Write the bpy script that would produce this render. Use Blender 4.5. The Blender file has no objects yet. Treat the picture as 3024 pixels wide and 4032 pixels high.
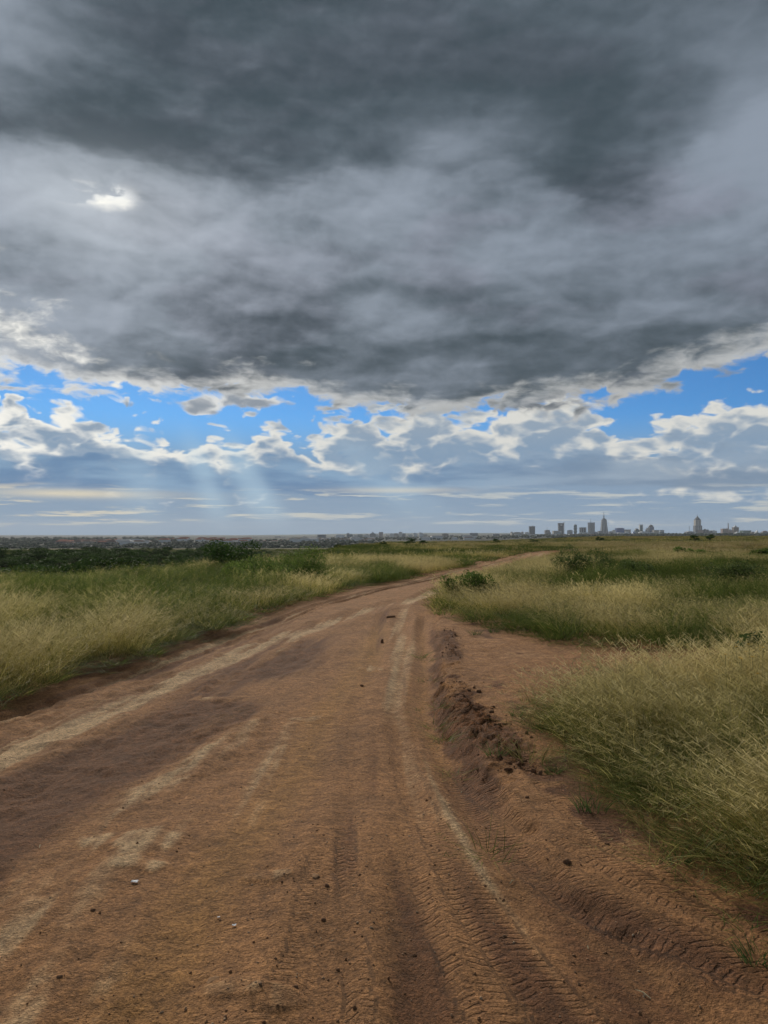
import bpy, bmesh, math, random
import numpy as np
from mathutils import Vector, Matrix

# ------------------------------------------------------------------ camera
sc = bpy.context.scene
C = sc.collection
FPX = 3029.0                      # focal length in photo pixels
EYE = 1.70
HORIZON = 2100.0                  # photo row of eye level
cam_d = bpy.data.cameras.new('camera')
cam_d.sensor_fit = 'VERTICAL'
cam_d.sensor_height = 36.0
cam_d.lens = 36.0 * FPX / 4032.0
cam_d.clip_start = 0.05
cam_d.clip_end = 40000.0
cam = bpy.data.objects.new('camera', cam_d)
C.objects.link(cam)
cam.location = (0, 0, EYE)
cam.rotation_euler = (math.radians(90) + math.atan((HORIZON - 2016.0) / FPX), 0, 0)
sc.camera = cam
sc.render.engine = 'CYCLES'
sc.cycles.use_denoising = True
sc.cycles.max_bounces = 4
sc.cycles.diffuse_bounces = 2
sc.cycles.transmission_bounces = 4
sc.cycles.volume_bounces = 0
sc.cycles.use_adaptive_sampling = True
sc.cycles.adaptive_threshold = 0.009
sc.cycles.adaptive_min_samples = 40
sc.view_settings.view_transform = 'Standard'
sc.view_settings.look = 'None'
sc.view_settings.gamma = 1.0
sc.view_settings.use_curve_mapping = False
sc.view_settings.exposure = 1.25
HAZE = 0.000042

# ------------------------------------------------------------------ node helpers
class E:
    """a node socket with arithmetic"""
    def __init__(s, t, k): s.t, s.k = t, k
    def _m(s, op, *o, clamp=False):
        n = s.t.nodes.new('ShaderNodeMath'); n.operation = op; n.use_clamp = clamp
        for i, v in enumerate((s,) + o):
            put(s.t, n.inputs[i], v)
        return E(s.t, n.outputs[0])
    def __add__(s, o): return s._m('ADD', o)
    __radd__ = __add__
    def __sub__(s, o): return s._m('SUBTRACT', o)
    def __rsub__(s, o): return (s * -1.0) + o
    def __mul__(s, o): return s._m('MULTIPLY', o)
    __rmul__ = __mul__
    def __truediv__(s, o): return s._m('DIVIDE', o)
    def f(s, op, *o): return s._m(op, *o)
    def clamp(s): return s._m('ADD', 0.0, clamp=True)

def put(t, inp, v):
    if isinstance(v, E): t.links.new(v.k, inp)
    elif isinstance(v, tuple) and len(v) == 3 and inp.type == 'RGBA': inp.default_value = (*v, 1.0)
    else: inp.default_value = v

def sm(t, x, a, b, lo=0.0, hi=1.0, kind='SMOOTHSTEP'):
    n = t.nodes.new('ShaderNodeMapRange'); n.interpolation_type = kind
    for i, v in enumerate((x, a, b, lo, hi)): put(t, n.inputs[i], v)
    return E(t, n.outputs[0])

def vec(t, x, y, z=0.0):
    n = t.nodes.new('ShaderNodeCombineXYZ')
    for i, v in enumerate((x, y, z)): put(t, n.inputs[i], v)
    return E(t, n.outputs[0])

def noise(t, v, scale=1.0, detail=4.0, rough=0.5, dist=0.0, lac=2.0, dim='3D', color=False, kind='FBM'):
    n = t.nodes.new('ShaderNodeTexNoise'); n.noise_dimensions = dim; n.noise_type = kind
    put(t, n.inputs['W' if dim == '1D' else 'Vector'], v)
    n.inputs['Scale'].default_value = scale; n.inputs['Detail'].default_value = detail
    n.inputs['Roughness'].default_value = rough; n.inputs['Distortion'].default_value = dist
    n.inputs['Lacunarity'].default_value = lac
    return E(t, n.outputs['Color' if color else 'Fac'])

def voro(t, v, scale=1.0, detail=2.0, rough=0.5, out='Distance', feat='F1', rnd=1.0):
    n = t.nodes.new('ShaderNodeTexVoronoi'); n.feature = feat
    put(t, n.inputs['Vector'], v)
    n.inputs['Scale'].default_value = scale
    n.inputs['Detail'].default_value = detail; n.inputs['Roughness'].default_value = rough
    n.inputs['Randomness'].default_value = rnd
    return E(t, n.outputs[out])

def mix(t, f, a, b, mode='MIX'):
    n = t.nodes.new('ShaderNodeMix'); n.data_type = 'RGBA'; n.blend_type = mode; n.clamp_factor = True
    put(t, n.inputs[0], f); put(t, n.inputs[6], a); put(t, n.inputs[7], b)
    return E(t, n.outputs[2])

def curve(t, x, pts):
    """piecewise value of x through (x, y) points, smooth"""
    x0, x1 = pts[0][0], pts[-1][0]
    n = t.nodes.new('ShaderNodeFloatCurve')
    c = n.mapping.curves[0]
    ys = [p[1] for p in pts]; y0, y1 = min(ys), max(ys)
    q = [((px - x0) / (x1 - x0), (py - y0) / (y1 - y0)) for px, py in pts]
    c.points[0].location = q[0]; c.points[1].location = q[-1]
    for p in q[1:-1]: c.points.new(*p)
    n.mapping.update()
    put(t, n.inputs['Value'], sm(t, x, x0, x1, kind='LINEAR'))
    return E(t, n.outputs[0]) * (y1 - y0) + y0

# ------------------------------------------------------------------ world: blue sky and backlit clouds, all in sky directions
SUN_AZ, SUN_EL = -20.0, 23.0      # degrees, azimuth from +Y to +X
world = bpy.data.worlds.new('World'); sc.world = world
world.use_nodes = True
T = world.node_tree; T.nodes.clear()
_noise, _voro, _vec = noise, voro, vec
def noise(t, v, scale=1.0, detail=4.0, rough=0.5, dim='2D'): return _noise(t, v, scale, detail, rough, dim=dim)
def voro(t, v, scale=1.0, detail=2.0, rough=0.5):
    e = _voro(t, v, scale, detail, rough); e.k.node.voronoi_dimensions = '2D'; return e
def vec(t, x, y, z=0.0): return _vec(t, x + z * 13.7 if z else x, y, 0.0)
tc = T.nodes.new('ShaderNodeTexCoord')
sep = T.nodes.new('ShaderNodeSeparateXYZ'); T.links.new(tc.outputs['Generated'], sep.inputs[0])
dx, dy, dz = (E(T, sep.outputs[i]) for i in range(3))
az = dx.f('ARCTAN2', dy) * 57.29578
el = dz.f('ARCSINE') * 57.29578
def gauss(a0, e0, ra, re):
    u = (az - a0) / ra; v = (el - e0) / re
    return ((u * u + v * v) * -1.0).f('EXPONENT')

sky = T.nodes.new('ShaderNodeTexSky'); sky.sky_type = 'NISHITA'; sky.sun_disc = False
sky.sun_elevation = math.radians(SUN_EL); sky.sun_rotation = math.radians(SUN_AZ)
sky.altitude = 1600; sky.air_density = 1.0; sky.dust_density = 0.3; sky.ozone_density = 3.0
clear = mix(T, 1.0, E(T, sky.outputs[0]), (0.030, 0.060, 0.086), 'MULTIPLY')

ang = vec(T, az, el, 0.0)
pz = dz.f('MAXIMUM', 0.0) + 0.06
pln = vec(T, dx / pz, dy / pz, 0.0)                      # a flat cloud deck seen in perspective
sun_g = gauss(SUN_AZ, SUN_EL - 1.0, 22.0, 16.0)          # forward scattering round the hidden sun
left_g = sm(T, az, 5.0, -30.0)

# warped coordinates for ragged, billowing edges
def vadd(v, k, ax, ay):
    a = T.nodes.new('ShaderNodeVectorMath'); a.operation = 'ADD'
    put(T, a.inputs[0], v); put(T, a.inputs[1], _vec(T, k * ax, k * ay, 0.0))
    return E(T, a.outputs[0])
def warp(v, scale, amt, detail=2.0):
    k = noise(T, v, scale, detail, 0.6) - 0.5
    return vadd(v, k, amt, -amt * 0.8)

# --- low air near the horizon: pale haze over everything distant
hor = mix(T, sm(T, el, -0.5, 4.5), (0.84, 0.88, 0.89), (0.21, 0.335, 0.49))
base = mix(T, sm(T, el, 4.5, 9.0), hor, clear)
slow = noise(T, vec(T, az * 0.07, el * 0.10, 4.0), 1.0, 3.0)          # broad unevenness shared by the far layers

# --- A: bank of cumulus whose ragged heads stand in the blue gap (6 to 10 degrees)
cu_v = vec(T, az * 0.50, el * 0.95, 3.7)
cu_w = warp(cu_v, 0.50, 1.2, 2.0)
cu_n = noise(T, cu_w, 0.36, 7.0, 0.52) - 0.5
cu_c = voro(T, cu_w, 0.85, 2.0, 0.5) - 0.42
sh = T.nodes.new('ShaderNodeVectorMath'); sh.operation = 'ADD'; put(T, sh.inputs[0], cu_w); sh.inputs[1].default_value = (-0.25, 0.55, 0)
cu_r = cu_n - (noise(T, E(T, sh.outputs[0]), 0.36, 4.0, 0.47) - 0.5)      # thinner towards the light: bright brow
top = curve(T, az, [(-180, 8.5), (-60, 8.3), (-27, 8.7), (-20, 8.8), (-15, 7.5), (-11, 8.2), (-7, 8.0), (-4, 9.3), (0, 10.0), (8, 10.6), (13, 10.4), (16.5, 8.3), (19, 7.6), (23, 8.7), (27, 9.2), (60, 8.5), (180, 8.5)])
ta = (top - el) * 0.140 + cu_n * 1.25 - cu_c * 0.50 + 0.12
aA = sm(T, ta, -0.02, 0.15)
tex_a = noise(T, warp(vec(T, az * 0.55, el * 1.5, 8.2), 0.8, 0.9), 0.75, 4.0, 0.50) - 0.5
body = ta * 1.7 + tex_a * 1.25 - cu_c * 0.3 - cu_r * 2.6 + (slow - 0.5) * 0.9 - sm(T, az, -2.0, 12.0) * 0.12
shade_a = sm(T, body, -0.18, 0.78)
lit = mix(T, left_g, (0.70, 0.70, 0.66), (0.95, 0.93, 0.86))
dark_a = mix(T, sm(T, el, 5.5, 9.0), (0.22, 0.325, 0.455), (0.30, 0.375, 0.46))
base = mix(T, aA, base, mix(T, shade_a, lit, dark_a))

# --- B: blue-grey far stratus (2.8 to 6.8 degrees) with a flat foot and a bright torn upper edge
st_n = noise(T, warp(vec(T, az * 0.13, el * 0.75, 9.1), 0.7, 0.7), 0.9, 5.0, 0.55)
foot = 3.1 + (slow - 0.5) * 2.0
tb = (6.3 + (slow - 0.5) * 2.0 - el) * 0.26 + cu_n * 0.9 + tex_a * 0.7 - cu_c * 0.2
aB = sm(T, el - foot, -0.05, 0.25) * sm(T, tb, -0.05, 0.42)
kB = sm(T, st_n, 0.34, 0.68)
colB = mix(T, sm(T, az, -5.0, 22.0), mix(T, kB, (0.125, 0.235, 0.40), (0.23, 0.37, 0.53)), mix(T, kB, (0.185, 0.265, 0.37), (0.30, 0.38, 0.47)))
colB = mix(T, sm(T, tb, 0.25, 0.02) * (0.30 + left_g * 0.3), colB, lit)
base = mix(T, aB * 0.95, base, colB)

# --- C: thin cream streaks and tiny cumulus under the stratus
s_n = noise(T, warp(vec(T, az * 0.10, el * 1.5, 1.3), 1.5, 0.5, 3.0), 1.3, 6.0, 0.62)
aC = sm(T, s_n, 0.53, 0.66) * sm(T, el, 0.2, 1.0) * sm(T, el, 3.7, 2.7)
base = mix(T, sm(T, s_n, 0.50, 0.36) * sm(T, el, 0.5, 1.5) * sm(T, el, 4.0, 2.8) * 0.7, base, (0.235, 0.335, 0.46))
base = mix(T, gauss(-22.0, 2.75, 5.5, 0.32) * 0.75 + gauss(1.0, 3.2, 4.5, 0.22) * 0.55, base, (0.80, 0.70, 0.50))
base = mix(T, aC * 0.85, base, mix(T, left_g, (0.56, 0.58, 0.55), (0.80, 0.70, 0.50)))

# --- D: the great dark deck overhead
edge = curve(T, az, [(-180, 11.5), (-60, 11.0), (-26, 10.7), (-20, 10.4), (-14, 10.5), (-6, 10.3), (0, 9.6), (9, 9.4), (16, 9.9), (21, 10.6), (27, 12.2), (60, 12.0), (180, 11.5)])
e_w = warp(vec(T, az * 0.24, el * 0.5, 5.0), 0.8, 1.0, 3.0)
e_n = noise(T, e_w, 0.8, 7.0, 0.58) - 0.5
td = (el - edge) * 0.42 + e_n * 2.6 + 0.30
aD = sm(T, td, 0.0, 0.36)
d_w = warp(pln, 0.8, 0.35, 2.0)
d1 = noise(T, d_w, 0.9, 5.0, 0.50) - 0.5
d2 = noise(T, d_w, 2.8, 5.0, 0.55) - 0.5
l_v = warp(vec(T, az * 0.070, el * 0.20, 2.0), 1.2, 0.30, 2.0)
l_s = T.nodes.new('ShaderNodeVectorMath'); l_s.operation = 'ADD'; put(T, l_s.inputs[0], l_v); l_s.inputs[1].default_value = (-0.05, 0.14, 0)
d3 = noise(T, l_v, 1.0, 5.0, 0.52) - 0.5
d_r = d3 - (noise(T, E(T, l_s.outputs[0]), 1.0, 4.0, 0.52) - 0.5)          # lumps: brow towards the light, dark belly
m_v = warp(vec(T, az * 0.14, el * 0.26, 6.0), 1.0, 0.35, 2.0)
m_s = T.nodes.new('ShaderNodeVectorMath'); m_s.operation = 'ADD'; put(T, m_s.inputs[0], m_v); m_s.inputs[1].default_value = (-0.06, 0.16, 0)
m_n = noise(T, m_v, 1.0, 6.0, 0.56) - 0.5
m_r = m_n - (noise(T, E(T, m_s.outputs[0]), 1.0, 5.0, 0.56) - 0.5)
# thickness: heavy overhead mass above about 23 degrees, paler lane below it, darker lumps lower down
lane = curve(T, el + d3 * 9.0 + d1 * 5.0 - gauss(15.0, 23.0, 6.0, 5.0) * -1.2, [(8, 0.72), (10.5, 0.80), (12.5, 0.82), (14.5, 0.64), (16.5, 0.72), (18.5, 0.60), (20.5, 0.47), (22.6, 0.45), (25.0, 0.70), (28.0, 0.93), (34, 1.0), (46, 0.85), (90, 0.75)])
calm = sm(T, el, 22.0, 28.0, 1.0, 0.55)
over = lane + (d1 * 0.70 + d3 * 0.7) * calm + d2 * 0.35 - d_r * 0.8 + m_n * 0.55 * calm - m_r * 1.15 * calm
over = over - gauss(-28.0, 33.0, 5.0, 4.5) * 0.42 + gauss(-22.0, 27.0, 8.0, 3.0) * 0.30 - gauss(27.0, 27.0, 6.0, 9.0) * 0.38 + gauss(15.0, 25.5, 6.0, 4.5) * 0.28 \
     - gauss(-26.0, 13.0, 9.0, 3.2) * 0.30 + gauss(10.0, 12.5, 12.0, 2.6) * 0.22 + gauss(-6.0, 24.0, 10.0, 3.0) * 0.12
thick = sm(T, over, -0.02, 1.22)
colD = mix(T, thick, (0.265, 0.312, 0.380), (0.052, 0.075, 0.092))
colD = mix(T, sm(T, d3 + d1 * 0.5, -0.05, 0.12), colD, mix(T, 1.0, colD, (1.04, 0.985, 1.0), 'MULTIPLY'))
# silver edges: where the deck thins the light comes through, most of all towards the sun
thin_e = 1.0 - sm(T, td + d2 * 1.6, 0.05, 1.05)
colD = mix(T, thin_e * (0.50 + left_g * 0.50), colD, (0.80, 0.80, 0.77))
holes = e_n * 1.3 + d2 * 0.9 - d_r * 0.5
open_m = gauss(-27.0, 13.0, 9.0, 2.6) * 0.36 + gauss(-20.8, 22.6, 3.2, 0.9) * 0.30 + gauss(-19.0, 23.4, 3.0, 1.6) * 0.26 + gauss(-28.0, 16.0, 4.0, 2.5) * 0.32
open_l = sm(T, holes + open_m, 0.26, 0.74) * sm(T, open_m, 0.04, 0.16)
colD = mix(T, sun_g * (1.0 - thick) * 0.60, colD, (0.50, 0.55, 0.62))
colD = mix(T, gauss(-20.5, 22.3, 7.0, 3.4) * 0.65 * (1.0 - thick * 0.6), colD, (0.58, 0.63, 0.68))
colD = mix(T, (gauss(-21.8, 22.5, 1.3, 0.5) + gauss(-19.4, 22.7, 1.2, 0.55)).clamp() * sm(T, m_n + d2 * 1.5 + e_n * 1.2, -0.06, 0.10), colD, (0.92, 0.93, 0.92))
colD = mix(T, open_l, colD, (1.05, 1.03, 0.95))
base = mix(T, aD, base, colD)

# --- E: a few small loose clouds in the blue gap
te = cu_n * 1.0 - cu_c * 0.25 + gauss(-13.3, 9.0, 2.2, 0.95) * 0.50 + gauss(-9.0, 9.5, 1.5, 0.35) * 0.32 + gauss(-26.0, 10.2, 3.6, 0.8) * 0.42 - 0.20 + e_n * 0.35
colE = mix(T, sm(T, te + e_n * 1.1 - cu_r * 0.8, -0.02, 0.36), (0.72, 0.73, 0.72), (0.27, 0.31, 0.36))
base = mix(T, sm(T, te, -0.02, 0.16) * sm(T, el, 12.5, 11.5), base, colE)

# --- F: faint beams fanning down from the gap below the hidden sun
bx = az - SUN_AZ; by = (SUN_EL - el).f('MAXIMUM', 1.0)
phi = bx / by
beam = noise(T, phi * 3.0 + 3.4, 1.0, 2.0, 0.6, dim='1D') * 0.5
for p0, pw, pk in ((0.36, 0.055, 0.6), (0.53, 0.075, 0.7), (0.10, 0.10, 0.5), (1.05, 0.14, 0.4)):
    q = (phi - p0) / pw; beam = beam + ((q * q) * -1.0).f('EXPONENT') * pk
beam = sm(T, beam, 0.25, 1.1) * sm(T, el, 9.0, 4.5) * sm(T, el, -0.5, 2.5) * gauss(-8.0, 3.5, 16.0, 6.0)
base = mix(T, beam * 0.50, base, (0.50, 0.68, 0.80))

# the ground half of the sphere is never seen; give it the dull tone of the plain
base = mix(T, sm(T, el, 0.0, -3.0), base, (0.10, 0.085, 0.06))
bg = T.nodes.new('ShaderNodeBackground'); put(T, bg.inputs['Color'], base)
bg.inputs['Strength'].default_value = 0.42
world.cycles.sampling_method = 'MANUAL'; world.cycles.sample_map_resolution = 256
wo = T.nodes.new('ShaderNodeOutputWorld'); T.links.new(bg.outputs[0], wo.inputs['Surface'])

noise, voro, vec = _noise, _voro, _vec
# ------------------------------------------------------------------ sun, veiled by the deck
sun_d = bpy.data.lights.new('sun', 'SUN'); sun_d.energy = 1.5; sun_d.angle = math.radians(24); sun_d.color = (1.0, 0.93, 0.82)
sun = bpy.data.objects.new('sun', sun_d); C.objects.link(sun)
sa, se = math.radians(SUN_AZ), math.radians(SUN_EL + 7)
sun_dir = Vector((math.sin(sa) * math.cos(se), math.cos(sa) * math.cos(se), math.sin(se)))
sun.rotation_euler = sun_dir.to_track_quat('Z', 'Y').to_euler()
sun.location = (-20, 40, 60)

# ------------------------------------------------------------------ numpy noise
def _h(ix, iy, seed):
    n = (ix.astype(np.int64) * 374761393 + iy.astype(np.int64) * 668265263 + seed * 974711) & 0x7fffffff
    n = ((n ^ (n >> 13)) * 1274126177) & 0x7fffffff
    n = ((n ^ (n >> 16)) * 1103515245 + 12345) & 0x7fffffff
    return ((n >> 4) & 0xffff) / 65535.0
def vn(x, y, seed=0):
    x = np.asarray(x, float); y = np.asarray(y, float)
    ix, iy = np.floor(x), np.floor(y); fx, fy = x - ix, y - iy
    fx = fx * fx * (3 - 2 * fx); fy = fy * fy * (3 - 2 * fy)
    a = _h(ix, iy, seed); b = _h(ix + 1, iy, seed); c = _h(ix, iy + 1, seed); d = _h(ix + 1, iy + 1, seed)
    return (a + (b - a) * fx) * (1 - fy) + (c + (d - c) * fx) * fy
def fb(x, y, seed=0, o=4, g=0.5):
    s, a, t = 0.0, 1.0, 0.0
    for k in range(o):
        s = s + a * vn(x * 2 ** k + 17.3 * k, y * 2 ** k - 9.1 * k, seed + k); t += a; a *= g
    return s / t
def ss(a, b, x):
    t = np.clip((np.asarray(x, float) - a) / (b - a), 0, 1); return t * t * (3 - 2 * t)
rng = np.random.default_rng(7)

# ------------------------------------------------------------------ the lie of the land (metres; camera stands at the origin, track runs away along +Y)
def track(pts):
    p = np.array(pts, float); return lambda y: np.interp(y, p[:, 1], p[:, 0])
ROAD_L = track([(-5.6, -8), (-5.1, 0), (-4.35, 7), (-4.15, 8.4), (-3.45, 13.3), (-2.75, 17.5), (-1.75, 23), (1.3, 32), (6.2, 47), (11.7, 66), (15.7, 75), (25, 84), (38, 91), (60, 98)])
ROAD_R = track([(1.6, -8), (1.5, 1.5), (1.15, 3), (0.92, 4), (0.80, 5), (0.74, 6), (0.66, 8.1), (0.80, 11.4), (1.22, 17.9), (1.9, 24), (4.0, 30.5), (8.6, 44.8), (15.4, 66), (21, 75), (33, 84), (50, 91), (80, 98)])
SHEET_R = track([(3.6, -8), (3.3, 3), (2.6, 5), (2.9, 7), (5.2, 9), (6.6, 10.5), (5.0, 12), (3.2, 14.5), (2.3, 17.5), (2.7, 22), (3.3, 26), (4.9, 30.5), (9.4, 44.8), (16.3, 66), (22, 75), (34, 84), (51, 91), (81, 98)])
BARE = np.array([(0.2, -8), (2.7, -8), (2.55, 1.0), (2.0, 2.9), (1.72, 3.7), (1.52, 4.5), (1.44, 5.4), (1.52, 6.2), (1.34, 6.9), (1.52, 7.7), (2.4, 8.3), (3.8, 8.9), (5.6, 9.6),
                 (6.2, 10.4), (4.6, 10.9), (3.3, 11.6), (2.55, 12.4), (1.95, 13.9), (1.45, 15.4), (1.1, 16.6), (0.3, 17.0)], float)
def inside(poly, x, y):
    """signed distance, positive inside"""
    x = np.asarray(x, float); y = np.asarray(y, float)
    best = np.full(x.shape, 1e9); ins = np.zeros(x.shape, bool)
    n = len(poly)
    for i in range(n):
        (ax, ay), (bx_, by_) = poly[i], poly[(i + 1) % n]
        ex, ey = bx_ - ax, by_ - ay
        t = np.clip(((x - ax) * ex + (y - ay) * ey) / (ex * ex + ey * ey), 0, 1)
        best = np.minimum(best, (x - ax - t * ex) ** 2 + (y - ay - t * ey) ** 2)
        if ay != by_:
            c = ((ay > y) != (by_ > y)) & (x < ex * (y - ay) / ey + ax); ins ^= c
    return np.where(ins, 1, -1) * np.sqrt(best)
def H(x, y):
    x = np.asarray(x, float); y = np.asarray(y, float)
    left = ss(0, 11, -6.0 - x + 0.02 * y)
    h = -5.3 * ss(16, 92, y) * left - 0.6 * ss(100, 300, y) * left
    h = h + (-2.2 * ss(80, 300, y) * ss(110, 40, x)) * (1 - left) + 0.25 * ss(30, 120, y) * ss(10, 70, x)
    h = h + 0.10 * (fb(x / 5.0, y / 5.0, 3, 3) - 0.5) + 0.5 * (fb(x / 40.0, y / 40.0, 5, 3) - 0.5) * ss(20, 80, y)
    h = h + 0.30 * ss(0.0, 3.0, x - SHEET_R(y) + 0.6) * ss(16, 30, y) * ss(60, 40, y)
    h = h + 0.06 * ss(0.6, 3.0, ROAD_L(y) - x) * ss(45, 25, y)
    r = np.hypot(x * 0.7, y)
    far = -29.0 + 19.0 * ss(-600, 1500, x) + 3.0 * (fb(x / 700.0, y / 700.0, 9, 3) - 0.5)
    k = ss(340, 1150, r)
    return h * (1 - k) + far * k

# ------------------------------------------------------------------ mesh helpers
LAST = [None]
def link(name, me, parent=None, mat=None):
    o = bpy.data.objects.new(name, me); C.objects.link(o)
    if parent is not None: o.parent = parent
    LAST[0] = o
    if mat is not None and me is not None and not me.materials: me.materials.append(mat)
    return o
def tag(o, label=None, cat=None, group=None, kind=None):
    if label: o['label'] = label
    if cat: o['category'] = cat
    if group: o['group'] = group
    if kind: o['kind'] = kind
    return o
def fast_mesh(name, co, quads, smooth=True):
    me = bpy.data.meshes.new(name)
    co = np.asarray(co, np.float32); q = np.asarray(quads, np.int32)
    me.vertices.add(len(co)); me.vertices.foreach_set('co', co.ravel())
    k = q.shape[1]
    me.loops.add(q.size); me.loops.foreach_set('vertex_index', q.ravel())
    me.polygons.add(len(q)); me.polygons.foreach_set('loop_start', np.arange(0, q.size, k, dtype=np.int32))
    me.polygons.foreach_set('loop_total', np.full(len(q), k, np.int32))
    me.polygons.foreach_set('use_smooth', np.full(len(q), smooth))
    me.update(calc_edges=True)
    return me
def attr(me, name, v, typ='FLOAT', dom='POINT'):
    a = me.attributes.new(name, typ, dom)
    v = np.asarray(v, np.float32)
    a.data.foreach_set('vector' if typ == 'FLOAT_VECTOR' else 'value', v.ravel())
def grid_quads(nr, nc):
    i = np.arange(nr * nc).reshape(nr, nc)
    return np.stack([i[:-1, :-1], i[:-1, 1:], i[1:, 1:], i[1:, :-1]], -1).reshape(-1, 4)
class MB:
    """collects simple solids into one mesh"""
    def __init__(s): s.v, s.f = [], []
    def add(s, v, f):
        b = len(s.v); s.v += [tuple(p) for p in v]; s.f += [tuple(i + b for i in q) for q in f]; return s
    def box(s, x0, x1, y0, y1, z0, z1):
        return s.frus((x0, x1, y0, y1), z0, (x0, x1, y0, y1), z1)
    def frus(s, a, z0, b, z1):
        v = [(a[0], a[2], z0), (a[1], a[2], z0), (a[1], a[3], z0), (a[0], a[3], z0), (b[0], b[2], z1), (b[1], b[2], z1), (b[1], b[3], z1), (b[0], b[3], z1)]
        return s.add(v, [(0, 3, 2, 1), (4, 5, 6, 7), (0, 1, 5, 4), (1, 2, 6, 5), (2, 3, 7, 6), (3, 0, 4, 7)])
    def lathe(s, prof, n=12, cx=0, cy=0):
        v, f = [], []
        for r_, z in prof:
            for k in range(n):
                a = 2 * math.pi * (k + 0.5) / n; v.append((cx + r_ * math.cos(a), cy + r_ * math.sin(a), z))
        for j in range(len(prof) - 1):
            for k in range(n):
                k2 = (k + 1) % n; f.append((j * n + k, j * n + k2, (j + 1) * n + k2, (j + 1) * n + k))
        f.append(tuple(range(n - 1, -1, -1))); f.append(tuple((len(prof) - 1) * n + k for k in range(n)))
        return s.add(v, f)
    def tube(s, pts, rad, n=5):
        v, f = [], []
        for i, p in enumerate(pts):
            p = Vector(p); d = (Vector(pts[min(i + 1, len(pts) - 1)]) - Vector(pts[max(i - 1, 0)])).normalized()
            a = d.orthogonal().normalized(); b = d.cross(a); r_ = rad[i] if hasattr(rad, '__len__') else rad
            for k in range(n):
                t = 2 * math.pi * k / n; v.append(p + a * math.cos(t) * r_ + b * math.sin(t) * r_)
        for j in range(len(pts) - 1):
            for k in range(n):
                k2 = (k + 1) % n; f.append((j * n + k, j * n + k2, (j + 1) * n + k2, (j + 1) * n + k))
        f.append(tuple(range(n - 1, -1, -1))); f.append(tuple((len(pts) - 1) * n + k for k in range(n)))
        return s.add(v, f)
    def mesh(s, name, smooth=False):
        me = bpy.data.meshes.new(name); me.from_pydata(s.v, [], s.f)
        if smooth: me.polygons.foreach_set('use_smooth', [True] * len(me.polygons))
        return me
    def build(s, name, mat, parent=None, smooth=False):
        return link(name, s.mesh(name, smooth), parent, mat)
def empty(name, loc=(0, 0, 0), rz=0.0):
    o = bpy.data.objects.new(name, None); C.objects.link(o); o.location = loc; o.rotation_euler = (0, 0, rz); o.empty_display_size = 0.3
    return o

# ------------------------------------------------------------------ materials
def material(name):
    m = bpy.data.materials.new(name); m.use_nodes = True
    t = m.node_tree; t.nodes.clear()
    out = t.nodes.new('ShaderNodeOutputMaterial')
    return m, t, out
def bsdf(t, out, col, rough=0.9, normal=None, spec=0.2):
    b = t.nodes.new('ShaderNodeBsdfPrincipled')
    put(t, b.inputs['Base Color'], col); put(t, b.inputs['Roughness'], rough); b.inputs['Specular IOR Level'].default_value = spec
    if normal is not None: put(t, b.inputs['Normal'], normal)
    t.links.new(b.outputs[0], out.inputs['Surface']); return b
def opos(t):
    n = t.nodes.new('ShaderNodeTexCoord'); return E(t, n.outputs['Object'])
def at(t, name, kind='GEOMETRY', out='Fac'):
    n = t.nodes.new('ShaderNodeAttribute'); n.attribute_name = name; n.attribute_type = kind; return E(t, n.outputs[out])
def bump(t, h, strength=0.5, dist=0.02, normal=None):
    n = t.nodes.new('ShaderNodeBump'); put(t, n.inputs['Height'], h); put(t, n.inputs['Strength'], strength); put(t, n.inputs['Distance'], dist)
    if normal is not None: put(t, n.inputs['Normal'], normal)
    return E(t, n.outputs[0])

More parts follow.
